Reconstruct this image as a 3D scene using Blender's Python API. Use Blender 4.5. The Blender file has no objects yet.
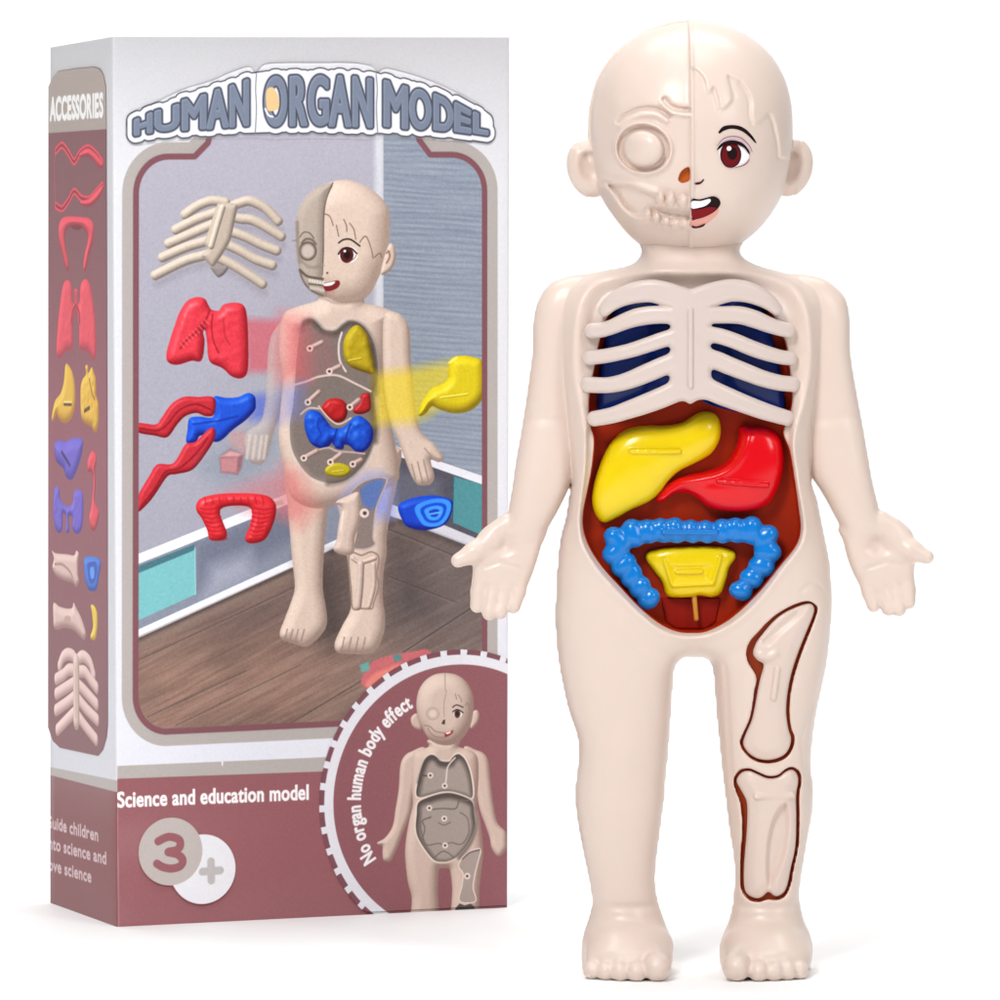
# Boxed anatomy toy and its doll on a white studio sweep. Lengths in metres.
import bpy, math
import numpy as np
from mathutils import Vector
from mathutils.geometry import delaunay_2d_cdt

f32 = np.float32
FPX = 5469.0            # focal length in thousandths of the frame width
HC = 0.21156            # lens height above the table
D0 = 1.61               # distance of the doll's middle plane
S0 = D0 / FPX           # size of one drawing unit on the doll
YF = 250 + HC / S0      # floor in drawing units
scene = bpy.context.scene
COL = scene.collection

def wpt(x, y, F):
    return ((x - 500) * S0, D0 - F * S0, HC - (y - 250) * S0)

def lin(c):
    c = np.asarray(c, dtype=float) / 255.0
    return np.where(c <= 0.04045, c / 12.92, ((c + 0.055) / 1.055) ** 2.4)

# ---------------------------------------------------------------- 2D helpers
def catmull(pts, n=6, closed=True):
    P = np.asarray(pts, float)
    m = len(P)
    out = []
    t = np.linspace(0, 1, n, endpoint=False)[:, None]
    rng = range(m) if closed else range(m - 1)
    for i in rng:
        if closed:
            a, b, c, d = P[i - 1], P[i], P[(i + 1) % m], P[(i + 2) % m]
        else:
            a, b, c, d = P[max(i - 1, 0)], P[i], P[i + 1], P[min(i + 2, m - 1)]
        out.append(0.5 * (2 * b + (c - a) * t + (2 * a - 5 * b + 4 * c - d) * t ** 2 + (3 * b - a - 3 * c + d) * t ** 3))
    if not closed:
        out.append(P[-1:])
    return np.concatenate(out)

def seg_dist2(X, Y, ax, ay, bx, by):
    ex, ey = bx - ax, by - ay
    wx, wy = X - f32(ax), Y - f32(ay)
    t = np.clip((wx * f32(ex) + wy * f32(ey)) / f32(max(ex * ex + ey * ey, 1e-9)), 0, 1)
    dx, dy = wx - t * f32(ex), wy - t * f32(ey)
    return dx * dx + dy * dy

def sdf_segs(segs, X, Y):
    D = np.full(X.shape, 1e12, f32)
    ins = np.zeros(X.shape, bool)
    for ax, ay, bx, by in segs:
        np.minimum(D, seg_dist2(X, Y, ax, ay, bx, by), out=D)
        if ay != by:
            c = (Y >= min(ay, by)) & (Y < max(ay, by))
            ins ^= c & (X < (bx - ax) * (Y - ay) / (by - ay) + ax)
    D = np.sqrt(D)
    return np.where(ins, -D, D).astype(f32)

def poly_segs(pts):
    P = np.asarray(pts, float)
    return np.concatenate([P, np.roll(P, -1, 0)], 1)

def sdf_poly(pts, X, Y):
    return sdf_segs(poly_segs(pts), X, Y)

def sdf_line(pts, X, Y):
    D = np.full(X.shape, 1e12, f32)
    for a, b in zip(pts[:-1], pts[1:]):
        np.minimum(D, seg_dist2(X, Y, a[0], a[1], b[0], b[1]), out=D)
    return np.sqrt(D)

def sdf_chain(pts, X, Y):
    """pts (x, y, r): a strip whose half width varies along it."""
    D = np.full(X.shape, 1e6, f32)
    for a, b in zip(pts[:-1], pts[1:]):
        ex, ey = b[0] - a[0], b[1] - a[1]
        t = np.clip(((X - a[0]) * ex + (Y - a[1]) * ey) / max(ex * ex + ey * ey, 1e-9), 0, 1)
        d = np.sqrt((X - a[0] - t * ex) ** 2 + (Y - a[1] - t * ey) ** 2) - (a[2] + (b[2] - a[2]) * t)
        np.minimum(D, d.astype(f32), out=D)
    return D

def smin(a, b, k):
    h = np.clip(k - np.abs(a - b), 0, None) / k
    return np.minimum(a, b) - h * h * (k * 0.25)

def smax(a, b, k):
    return -smin(-a, -b, k)

def sstep(a, b, x):
    t = np.clip((x - a) / (b - a), 0, 1)
    return t * t * (3 - 2 * t)

def blur2(A, sig):
    r = int(3 * sig + 1)
    k = np.exp(-0.5 * (np.arange(-r, r + 1) / sig) ** 2)
    k /= k.sum()
    for ax in (0, 1):
        pad = [(0, 0), (0, 0)]
        pad[ax] = (r, r)
        B = np.pad(A, pad, mode='edge')
        O = np.zeros(A.shape, f32)
        n = A.shape[ax]
        for i, w in enumerate(k):
            sl = [slice(None), slice(None)]
            sl[ax] = slice(i, i + n)
            O += f32(w) * B[tuple(sl)]
        A = O
    return A

def poisson(mask, h, it=70):
    if min(mask.shape) > 24:
        a, b = mask.shape
        m = np.pad(mask, ((0, a % 2), (0, b % 2)))
        mc = (m[::2, ::2].astype(int) + m[1::2, ::2] + m[::2, 1::2] + m[1::2, 1::2]) >= 2
        u = poisson(mc, h * 2, it)
        u = np.repeat(np.repeat(u, 2, 0), 2, 1)[:a, :b]
    else:
        u = np.zeros(mask.shape, f32)
        it = 400
    u = np.pad(u * mask, 1)
    for _ in range(it):
        u[1:-1, 1:-1] = 0.25 * (u[:-2, 1:-1] + u[2:, 1:-1] + u[1:-1, :-2] + u[1:-1, 2:] + f32(h * h)) * mask
    return u[1:-1, 1:-1]

def swell(d2, h):
    """signed square of the height of a membrane blown up over the outline d2 < 0 (a circle becomes a round section)."""
    m = d2 < 0
    u = poisson(m, h).astype(f32)
    din = -d2
    w = (din > 0.7 * h).astype(f32)
    r = np.where(w > 0, u / np.maximum(din, 0.7 * h), 0)
    rb = blur2(r * w, 3.0) / np.maximum(blur2(w, 3.0), 1e-3)
    rb = np.maximum(rb, 0.5 * h)
    s = sstep(1.5 * h, 4.5 * h, din)
    return 2 * (s * u + (1 - s) * din * rb)

# ---------------------------------------------------------------- voxel solids
class Vox:
    def __init__(s, x0, x1, f0, f1, y0, y1, h):
        s.o = (x0, f0, y0)
        s.h = h
        s.x = np.arange(x0, x1 + h, h, dtype=f32)
        s.f = np.arange(f0, f1 + h, h, dtype=f32)
        s.y = np.arange(y0, y1 + h, h, dtype=f32)
        s.X = s.x[:, None, None]
        s.F = s.f[None, :, None]
        s.Y = s.y[None, None, :]
        s.X2, s.Y2 = np.meshgrid(s.x, s.y, indexing='ij')
        s.G = np.full((len(s.x), len(s.f), len(s.y)), 200.0, f32)

    def box(s, lo, hi, pad):
        sl = []
        for ax, a, b in zip((s.x, s.f, s.y), lo, hi):
            i = int(np.clip((a - pad - ax[0]) / s.h, 0, len(ax)))
            j = int(np.clip((b + pad - ax[0]) / s.h + 2, 0, len(ax)))
            sl.append(slice(i, max(j, i)))
        return tuple(sl)

    def put(s, sl, d, k, cut=False):
        if cut:
            s.G[sl] = smax(s.G[sl], -d, k)
        else:
            s.G[sl] = smin(s.G[sl], d, k)

    def ell(s, c, r, k=4, cut=False, rot=0.0):
        R = max(r)
        sl = s.box([c[i] - R for i in range(3)], [c[i] + R for i in range(3)], k + 6)
        x, F, y = s.X[sl[0]] - c[0], s.F[:, sl[1]] - c[1], s.Y[:, :, sl[2]] - c[2]
        if rot:
            ca, sa = math.cos(rot), math.sin(rot)
            x, y = x * ca + y * sa, -x * sa + y * ca
        k0 = np.sqrt((x / r[0]) ** 2 + (F / r[1]) ** 2 + (y / r[2]) ** 2)
        k1 = np.sqrt((x / r[0] ** 2) ** 2 + (F / r[1] ** 2) ** 2 + (y / r[2] ** 2) ** 2)
        s.put(sl, (k0 * (k0 - 1) / np.maximum(k1, 1e-6)).astype(f32), k, cut)

    def cone(s, a, b, ra, rb, k=4, cut=False, sq=1.0):
        R = max(ra, rb)
        sl = s.box([min(a[i], b[i]) - R for i in range(3)], [max(a[i], b[i]) + R for i in range(3)], k + 6)
        x, F, y = s.X[sl[0]] - a[0], s.F[:, sl[1]] - a[1], s.Y[:, :, sl[2]] - a[2]
        e = [b[i] - a[i] for i in range(3)]
        t = np.clip((x * e[0] + F * e[1] + y * e[2]) / max(sum(q * q for q in e), 1e-6), 0, 1)
        d = np.sqrt((x - t * e[0]) ** 2 + ((F - t * e[1]) / sq) ** 2 + (y - t * e[2]) ** 2) - (ra + (rb - ra) * t)
        s.put(sl, d.astype(f32), k, cut)

    def verts(s):
        return surfnets(s.G, s.o, s.h)

def surfnets(G, o, h, smooth=1):
    s = G < 0
    A = [s[i:s.shape[0] - 1 + i, j:s.shape[1] - 1 + j, k:s.shape[2] - 1 + k] for i in (0, 1) for j in (0, 1) for k in (0, 1)]
    cnt = sum(a.astype(np.int8) for a in A)
    act = (cnt > 0) & (cnt < 8)
    idx = np.argwhere(act)
    off = np.array([(i, j, k) for i in (0, 1) for j in (0, 1) for k in (0, 1)])
    V = np.stack([G[idx[:, 0] + q[0], idx[:, 1] + q[1], idx[:, 2] + q[2]] for q in off], 1)
    acc = np.zeros((len(idx), 3))
    n = np.zeros(len(idx))
    for a in range(8):
        for b in range(a + 1, 8):
            if np.abs(off[a] - off[b]).sum() != 1:
                continue
            m = (V[:, a] < 0) != (V[:, b] < 0)
            t = V[:, a] / np.where(m, V[:, a] - V[:, b], 1)
            p = off[a] + t[:, None] * (off[b] - off[a])
            acc += np.where(m[:, None], p, 0)
            n += m
    P = idx + acc / n[:, None]
    vid = np.full(act.shape, -1, np.int64)
    vid[act] = np.arange(len(idx))
    Q = []
    def emit(m, flip, a, b, c, d):
        q = np.stack([a[m], b[m], c[m], d[m]], 1)
        fl = flip[m]
        q[fl] = q[fl][:, ::-1]
        Q.append(q)
    i0 = s[:-1, 1:-1, 1:-1]; i1 = s[1:, 1:-1, 1:-1]
    emit(i0 != i1, i1, vid[:, :-1, :-1], vid[:, 1:, :-1], vid[:, 1:, 1:], vid[:, :-1, 1:])
    i0 = s[1:-1, :-1, 1:-1]; i1 = s[1:-1, 1:, 1:-1]
    emit(i0 != i1, i1, vid[:-1, :, :-1], vid[:-1, :, 1:], vid[1:, :, 1:], vid[1:, :, :-1])
    i0 = s[1:-1, 1:-1, :-1]; i1 = s[1:-1, 1:-1, 1:]
    emit(i0 != i1, i1, vid[:-1, :-1, :], vid[1:, :-1, :], vid[1:, 1:, :], vid[:-1, 1:, :])
    Q = np.concatenate(Q)
    for _ in range(smooth):
        S = np.zeros_like(P)
        c = np.zeros(len(P))
        for a, b in ((0, 1), (1, 2), (2, 3), (3, 0)):
            c += np.bincount(Q[:, a], minlength=len(P))
            for d in range(3):
                S[:, d] += np.bincount(Q[:, a], weights=P[Q[:, b], d], minlength=len(P))
        P = np.where(c[:, None] > 0, 0.5 * P + 0.5 * S / np.maximum(c, 1)[:, None], P)
    P = P * h + np.array(o)
    return P, Q

# ---------------------------------------------------------------- scene helpers
def empty(name, loc, label, cat):
    o = bpy.data.objects.new(name, None)
    COL.objects.link(o)
    o.location = loc
    o.empty_display_size = 0.03
    o['label'] = label
    o['category'] = cat
    return o

def link(name, me, mats, parent=None, smooth=True, label=None):
    for m in (mats if isinstance(mats, (list, tuple)) else [mats]):
        me.materials.append(m)
    if smooth:
        me.polygons.foreach_set('use_smooth', np.ones(len(me.polygons), bool))
    o = bpy.data.objects.new(name, me)
    COL.objects.link(o)
    if parent is not None:
        o.parent = parent
        if parent.parent is None:
            o.location = -Vector(parent.location)
    if label:
        o['label'] = label
    return o

def mesh_np(name, W, Q):
    me = bpy.data.meshes.new(name)
    W = np.ascontiguousarray(W, f32)
    n = Q.shape[1]
    me.vertices.add(len(W))
    me.vertices.foreach_set('co', W.ravel())
    me.loops.add(Q.size)
    me.loops.foreach_set('vertex_index', np.ascontiguousarray(Q, np.int32).ravel())
    me.polygons.add(len(Q))
    me.polygons.foreach_set('loop_start', np.arange(0, Q.size, n, dtype=np.int32))
    me.update(calc_edges=True)
    me.validate()
    return me

def solid(name, P, Q, mats, parent, label=None):
    W = np.stack([(P[:, 0] - 500) * S0, D0 - P[:, 1] * S0, HC - (P[:, 2] - 250) * S0], 1)
    return link(name, mesh_np(name, W, Q), mats, parent, True, label)

def fc(pts, F):
    """drawing position of a mark that sits F in front of the doll's middle plane"""
    P = np.array(pts, float)
    k = 1 / (1 - F / FPX)
    P[:, 0] = 500 + (P[:, 0] - 500) / k
    P[:, 1] = 250 + (P[:, 1] - 250) / k
    return P

def bil(A, v, x, y):
    i = np.clip((np.asarray(x) - v.x[0]) / v.h, 0, len(v.x) - 1.001)
    j = np.clip((np.asarray(y) - v.y[0]) / v.h, 0, len(v.y) - 1.001)
    a, b = i.astype(int), j.astype(int)
    u, w = i - a, j - b
    return A[a, b] * (1 - u) * (1 - w) + A[a + 1, b] * u * (1 - w) + A[a, b + 1] * (1 - u) * w + A[a + 1, b + 1] * u * w

def patch_tris(outline, step):
    """triangles of a closed outline with inner points every step"""
    O = np.asarray(outline, float)
    x0, y0 = O.min(0)
    x1, y1 = O.max(0)
    gx, gy = np.meshgrid(np.arange(x0 + step / 2, x1, step), np.arange(y0 + step / 2, y1, step))
    g = np.stack([gx.ravel(), gy.ravel()], 1)
    if len(g):
        g = g[sdf_poly(O, g[:, 0].astype(f32), g[:, 1].astype(f32)) < -0.3 * step]
    n = len(O)
    co = [Vector(p) for p in O] + [Vector(p) for p in g]
    v, e, fa, _, _, _ = delaunay_2d_cdt(co, [(i, (i + 1) % n) for i in range(n)], [], 1, 1e-7)
    return np.array([tuple(p) for p in v]), [tuple(t) for t in fa]
# ---------------------------------------------------------------- materials
def plastic(name, rgb, rough=0.35, sss=0.0, rad=(1, .45, .3), bump=0.0, var=0.03, scale=60, coat=0.0, ior=1.5, spec=0.5):
    m = bpy.data.materials.new(name)
    m.use_nodes = True
    nt = m.node_tree
    b = nt.nodes['Principled BSDF']
    c = lin(rgb)
    tc = nt.nodes.new('ShaderNodeTexCoord')
    nz = nt.nodes.new('ShaderNodeTexNoise')
    nz.inputs['Scale'].default_value = scale
    nz.inputs['Detail'].default_value = 4
    nt.links.new(tc.outputs['Object'], nz.inputs['Vector'])
    mx = nt.nodes.new('ShaderNodeMix')
    mx.data_type = 'RGBA'
    mx.inputs[6].default_value = (*(c * (1 - var)), 1)
    mx.inputs[7].default_value = (*np.minimum(c * (1 + var), 0.95), 1)
    nt.links.new(nz.outputs['Fac'], mx.inputs[0])
    nt.links.new(mx.outputs[2], b.inputs['Base Color'])
    b.inputs['Roughness'].default_value = rough
    b.inputs['IOR'].default_value = ior
    b.inputs['Specular IOR Level'].default_value = spec
    b.inputs['Coat Weight'].default_value = coat
    b.inputs['Coat Roughness'].default_value = 0.12
    if sss:
        b.inputs['Subsurface Weight'].default_value = sss
        b.inputs['Subsurface Radius'].default_value = rad
        b.inputs['Subsurface Scale'].default_value = 0.0010
    if bump:
        n2 = nt.nodes.new('ShaderNodeTexNoise')
        n2.inputs['Scale'].default_value = 700
        n2.inputs['Detail'].default_value = 2
        nt.links.new(tc.outputs['Object'], n2.inputs['Vector'])
        bp = nt.nodes.new('ShaderNodeBump')
        bp.inputs['Strength'].default_value = bump
        bp.inputs['Distance'].default_value = 0.0004
        nt.links.new(n2.outputs['Fac'], bp.inputs['Height'])
        nt.links.new(bp.outputs['Normal'], b.inputs['Normal'])
    return m

M_SKIN = plastic('cream_vinyl', (222, 203, 191), 0.33, 0.25, bump=0.06, var=0.012)
M_LEGBONE = plastic('leg_bone_plastic', (219, 199, 188), 0.34, 0.2, bump=0.05, var=0.012)
M_BONE = plastic('bone_plastic', (212, 196, 188), 0.34, 0.2, bump=0.05, var=0.012)
M_CAV = plastic('brown_lining', (168, 42, 9), 0.42, var=0.10, scale=40, spec=0.12)
M_GROOVE = plastic('brown_groove', (140, 52, 22), 0.5, var=0.1, spec=0.12)
M_CAVD = plastic('dark_red_lining', (146, 24, 10), 0.4, var=0.1, spec=0.12)
M_YEL = plastic('yellow_plastic', (234, 204, 8), 0.2, 0.12, var=0.03, spec=0.45)
M_RED = plastic('red_plastic', (222, 6, 22), 0.18, 0.1, var=0.04, spec=0.4)
M_BLUE = plastic('blue_plastic', (3, 122, 206), 0.2, 0.08, (.3, .6, 1), var=0.05, spec=0.45)
M_NAVY = plastic('navy_plastic', (12, 44, 124), 0.22, var=0.08, spec=0.35)
M_OCHRE = plastic('ochre_plastic', (205, 140, 40), 0.35)
M_NOSE = plastic('thin_orange_vinyl', (196, 100, 40), 0.5, 0.3, spec=0.1)
M_INK = plastic('black_ink', (30, 8, 10), 0.45, spec=0.12)
M_WHITEINK = plastic('white_ink', (252, 246, 246), 0.45, spec=0.12)
M_IRIS = plastic('dark_red_ink', (104, 12, 20), 0.4, spec=0.12)
M_IRISD = plastic('deep_red_ink', (74, 10, 18), 0.4, spec=0.12)
M_MAUVE = plastic('mauve_ink', (150, 100, 116), 0.45, spec=0.12)
M_MAUVEL = plastic('pale_mauve_ink', (232, 208, 212), 0.45, spec=0.12)
M_LIP = plastic('pink_ink', (232, 164, 150), 0.45, spec=0.12)
M_TONGUE = plastic('tongue_ink', (128, 16, 26), 0.45, spec=0.12)
# ---------------------------------------------------------------- the doll
doll = empty('anatomy_doll', (wpt(690, 0, 0)[0], D0, 0), 'cream plastic anatomy doll with half skull face and open belly of coloured organs', 'anatomy doll')

TORSO = [(645, 236), (643, 252), (632, 264), (600, 272), (574, 284), (562, 310), (561, 360), (566, 420), (571, 470), (570, 488), (566, 516),
         (560, 540), (557, 570), (555.5, 600), (555, 620), (557, 650), (561, 676), (568, 708), (576, 732), (578.6, 748), (577.5, 768), (575.5, 786),
         (575.5, 804), (578, 824), (582, 846), (587, 870), (591, 892), (591.5, 906), (588, 920), (583, 936), (581, 955), (584, 975), (600, 984),
         (640, 985), (664, 978), (671, 960), (671, 944), (665, 922), (658.5, 902), (655.6, 884), (656, 866), (659, 840), (662, 816), (664.6, 796),
         (666, 776), (668, 756), (670, 730), (672, 700), (673.6, 676), (676, 664), (683, 657.5), (693, 656.5), (704, 657.5), (711, 664), (714, 680),
         (716, 710), (719, 740), (722, 770), (725, 794), (729, 828), (733, 854), (734.4, 874), (733, 900), (729, 920), (722, 938), (719, 952),
         (722, 970), (735, 984), (780, 985), (804, 978), (811, 964), (813, 950), (810, 934), (804, 920), (800, 902), (800, 886), (804, 860),
         (808, 836), (812, 814), (813.6, 790), (811, 770), (811.5, 750), (815, 720), (821, 690), (826, 666), (829, 644), (831, 620), (832, 600),
         (831, 585), (829, 560), (823, 530), (817, 500), (811, 478), (811, 430), (818, 370), (822, 315), (813, 288), (782, 273), (752, 263),
         (739, 252), (737, 236)]
ARM_A = [(606, 277), (586, 274), (562, 278), (547, 287), (537, 304), (533, 326), (532.6, 350), (530, 372), (525.5, 404), (521, 432), (516, 460),
         (512, 488), (508, 512), (506, 532), (520, 545), (540, 543), (546, 531), (551, 522), (560, 506), (571, 482), (576, 455), (579, 420),
         (580, 380), (584, 340), (596, 300)]
ARM_B = [(776, 277), (798, 274), (821, 278), (834, 286), (845, 298), (849.5, 318), (850, 348), (853, 372), (858, 400), (863, 428), (868, 458),
         (872, 482), (878, 508), (881, 530), (868, 543), (848, 540), (840, 527), (831, 510), (820, 490), (810, 474), (806, 450), (803, 420),
         (802, 380), (798, 340), (786, 300)]
RIM = [(690, 271), (650, 271), (612, 274), (592, 284), (580, 302), (575, 326), (573, 352), (574, 380), (579, 404), (584, 426), (585, 446),
       (584, 470), (581, 494), (578.5, 514), (579, 532), (584, 549), (598, 571), (618, 593), (638, 613), (658, 629), (676, 636), (691, 637.5),
       (706, 636), (724, 629), (744, 615), (764, 594), (783, 569), (799, 549), (805, 532), (804, 514), (800, 490), (797, 470), (794, 446),
       (797, 426), (805, 404), (811, 380), (813, 352), (811, 326), (805, 302), (793, 284), (770, 274), (730, 271)]
CAV = [(690, 292), (650, 294), (622, 303), (608, 316), (600, 340), (594, 370), (589, 400), (590, 424), (594, 440), (592, 466), (588, 488), (583.5, 510),
       (583, 528), (589, 547), (602, 567), (620, 587), (640, 608), (660, 624), (677, 631.5), (691, 633), (706, 631.5), (724, 623), (740, 611),
       (760, 591), (780, 566), (796, 546), (801, 530), (799.5, 512), (795, 480), (790, 450), (784, 433), (789, 418), (793, 400), (790, 368), (786, 342),
       (774, 316), (760, 303), (730, 294)]
FEM_P = [(808, 600.6), (816.4, 606), (816, 614), (809, 632), (801, 652), (794, 674), (790, 694), (789, 712), (791, 728), (794.4, 738), (792, 750),
         (784, 759), (770, 763), (756, 761), (746, 754), (740.4, 744), (743, 734), (749, 720), (752, 706), (754, 690), (756, 676), (748, 662),
         (746, 652), (750, 640), (759, 630), (772, 616), (786, 607), (798, 602)]
FEM_B = [(807.5, 603), (813.8, 607), (813, 615), (806, 632), (798, 652), (791, 674), (787.4, 694), (786.4, 712), (788.6, 729), (791.4, 739), (789, 749.5),
         (782, 756.8), (769, 760.3), (756.5, 758.4), (748, 752.5), (743.4, 744), (746, 734), (751.6, 720), (754.6, 706), (757, 692), (760, 677),
         (763, 664), (757, 659.5), (752.4, 653), (755, 643), (761, 634), (774, 619), (788, 609.5)]
TIB_P = [(749, 768.6), (758, 772), (768, 776), (778, 775), (786, 769), (793, 767.6), (800, 773), (801.6, 783), (799.4, 797), (799.8, 820), (799, 848),
         (794.4, 870), (791, 887), (785, 898), (776, 901), (769, 900), (758, 903), (748, 900), (742.2, 890), (741.6, 866), (743, 830), (741.4, 806),
         (736.6, 792), (734.6, 781), (740, 771)]
TIB_B = [(750, 771.4), (758, 774.6), (768, 778.6), (778, 777.6), (786, 772), (792.6, 770.4), (797.6, 775), (799, 783), (796.8, 797), (797.2, 820), (796.4, 848),
         (791.8, 870), (788.6, 886), (784, 895), (776, 898), (769, 893.5), (763, 898.5), (757, 900), (749, 897), (745.2, 889), (745, 866), (747.4, 832), (747.6, 806),
         (743.6, 795), (738, 785), (738, 779), (743, 773)]

h_ = 1.7
B = Vox(438, 944, -76, 112, 232, 990, h_)
def flat(d2, Hm, a):
    v2 = swell(d2, h_)
    return np.where(v2 > 0, (Hm * np.tanh(a * np.sqrt(np.maximum(v2, 0)) / Hm)) ** 2, a * a * v2)

d_torso = sdf_poly(catmull(TORSO, 4), B.X2, B.Y2)
hh = flat(d_torso, 74.0, 0.95)
front = np.sqrt(np.maximum(hh, 0))
rimc = catmull(fc(RIM, 62), 5)
d_rim = sdf_poly(rimc, B.X2, B.Y2)
cavc = catmull(fc(CAV, 52), 5)
d_cav = sdf_poly(cavc, B.X2, B.Y2)
fac = 1 - sstep(20, 60, np.abs(B.Y2 - 470) - 190)
rw = 5.5 + 13 * (1 - sstep(380, 440, B.Y2))
ramp = sstep(0, 1, np.clip(-d_rim / rw, 0, 1))
det = 2.4 * np.exp(-(d_rim / 5.0) ** 2) - 13.0 * ramp          # raised lip round the opening, sloping in
leg_line = [(800, 590), (808, 584), (816, 583), (823, 590), (827, 604), (828, 627), (825, 657), (819, 692), (808, 720), (802, 740), (804, 762),
            (808, 787), (808, 817), (804, 847), (798, 872)]
inner_line = [(724, 664), (727, 692), (729, 732), (732, 782), (736, 830)]
for ln in (leg_line, inner_line):
    q = sdf_line(catmull(fc(ln, 40), 4, False), B.X2, B.Y2)
    det -= 1.6 * np.exp(-(q / 2.0) ** 2)
hip = sdf_line(catmull([(700, 668), (672, 655), (645, 640), (625, 622)], 4, False), B.X2, B.Y2)
det -= 2.0 * np.exp(-(hip / 8.0) ** 2)
hip = sdf_line(catmull([(700, 668), (722, 655), (748, 640), (762, 622)], 4, False), B.X2, B.Y2)
det -= 2.0 * np.exp(-(hip / 8.0) ** 2)
det += 3.0 * np.exp(-(((B.X2 - 626) / 16) ** 2 + ((B.Y2 - 752) / 20) ** 2))        # kneecap
det -= 2.2 * np.exp(-((B.Y2 - 903) / 4.0) ** 2)
det *= sstep(4, 16, front)
Fm = B.F
def inflated(hh, c=0.0, det=None, d2=None):
    f = Fm - c if np.isscalar(c) else Fm - c[:, None, :]
    q = hh[:, None, :]
    if det is not None:
        hp = np.sqrt(np.maximum(hh, 0)) + det
        qf = np.where(hh > 0, hp * hp, hh)[:, None, :]
        q = np.where(f > 0, qf, q)
    g = (f * f - q) / (2 * np.maximum(np.sqrt(np.maximum(q, 0)), 7))
    return np.maximum(g, d2[:, None, :]).astype(f32)
# the feet are thicker front to back than the shin above them
B.G = inflated(hh, 0.0, det, d_torso)
shelf = front + det
def arm(poly, crease):
    global B
    d2 = sdf_poly(catmull(poly, 4), B.X2, B.Y2)
    hq = flat(d2, 34.0, 0.98)
    c = (2 + 12 * sstep(400, 540, B.Y2)).astype(f32)
    q = sdf_line(catmull(crease, 5, False), B.X2, B.Y2)
    dt = -1.3 * np.exp(-(q / 6.0) ** 2) * sstep(4, 16, np.sqrt(np.maximum(hq, 0)))
    G = inflated(hq, c, dt.astype(f32), d2)
    B.G = smin(B.G, G, (7 + 11 * (1 - sstep(285, 345, B.Y))).astype(f32))
arm(ARM_A, [(520, 420), (535, 417), (552, 417), (570, 420)])
arm(ARM_B, [(812, 420), (828, 417), (846, 417), (860, 420)])

def hand(pts, s, dent, fingers, thumb):
    d2 = sdf_poly(catmull(pts, 5), B.X2, B.Y2)
    hq = flat(d2, 15.0, 0.9)
    dt = -9.0 * np.exp(-(((B.X2 - dent[0]) / 12) ** 2 + ((B.Y2 - dent[1]) / 9) ** 2))
    dt -= 2.0 * np.exp(-(sdf_line(dent[2], B.X2, B.Y2) / 2.5) ** 2)
    B.G = smin(B.G, inflated(hq, 15.0, dt.astype(f32), d2), 5.0)
    for pts3 in fingers:
        for a, b in zip(pts3[:-1], pts3[1:]):
            B.cone(a[:3], b[:3], a[3], b[3], 2.2)
    for a, b in zip(thumb[:-1], thumb[1:]):
        B.cone(a[:3], b[:3], a[3], b[3], 6)
def K(x, y, F):
    p = fc([(x, y)], F)[0]
    return (p[0], F, p[1])
def fing(*q):
    return [(*K(x, y, F), r) for x, y, F, r in q]
hand([(508, 512), (498, 517), (487, 525), (478, 535), (473, 552), (473, 572), (480, 583), (496, 590), (512, 592), (524, 588), (532, 574), (538, 556), (542, 542), (546, 528), (528, 514)],
     1, (502, 543, [(484, 566), (500, 560), (520, 566)]),
     [fing((482, 570, 16, 9), (478.5, 592, 20, 8), (477, 606, 24, 7)),
      fing((495, 574, 17, 9), (491.5, 598, 22, 8), (489, 613.5, 27, 7)),
      fing((508, 574, 17, 9), (504, 598, 21, 7.8), (500.5, 612.5, 26, 6.8)),
      fing((522, 572, 16, 8.6), (518, 592, 20, 7.6), (513.5, 607, 24, 6.6))],
     fing((492, 540, 18, 12), (474, 553, 24, 10), (458, 560.5, 28, 7.2)))
hand([(879, 509), (889, 514), (901, 521), (911, 532), (914, 550), (913, 568), (907, 580), (891, 588), (874, 590), (861, 586), (852, 572), (846, 556), (842, 540), (838, 526), (858, 512)],
     -1, (878, 543, [(900, 564), (885, 560), (866, 566)]),
     [fing((904, 568, 16, 9), (907.5, 590, 20, 8), (908.5, 602, 24, 7)),
      fing((891, 572, 17, 9), (896.5, 596, 22, 8), (899, 609.5, 27, 7)),
      fing((878, 572, 17, 9), (884.5, 596, 21, 7.8), (888.5, 609, 26, 6.8)),
      fing((864, 570, 16, 8.6), (869.5, 592, 20, 7.6), (873.5, 605.5, 24, 6.6))],
     fing((896, 540, 18, 12), (911, 550.5, 24, 10), (927, 557, 28, 6.8)))
# neck sits behind the chin
B.cone((690, -4, 225), (690, -4, 275), 46, 50, 10)
# feet
def foot(cx, s, toes):
    B.ell((cx + 2 * s, 16, 945), (44, 54, 31), 8)
    B.ell((cx + 1 * s, 48, 953), (43, 38, 22), 10)
    B.ell((cx, -22, 944), (33, 32, 34), 8)
    for tx, tf, r in toes:
        x = 500 + (tx - 500) / 1.016
        x0 = x + (cx - x) * 0.22
        B.cone((x0, tf - 50, 949), (x, tf - r * 1.3, YF - r * 0.98), r * 0.9, r * 0.94, 4.5)
        B.ell((x, tf - r * 1.15, YF - r * 0.95), (r * 1.03, r * 1.25, r * 1.02), 3.5)
foot(627, 1, [(592.5, 84, 8.6), (606, 92, 8.6), (620.5, 98, 9), (636.5, 102, 9.6), (657, 104, 13.5)])
foot(767, -1, [(736.5, 104, 13.5), (758.5, 102, 9.6), (774, 98, 9), (787.5, 92, 8.4), (800, 85, 8.2)])
B.G = np.maximum(B.G, B.Y - f32(YF)).astype(f32)
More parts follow.
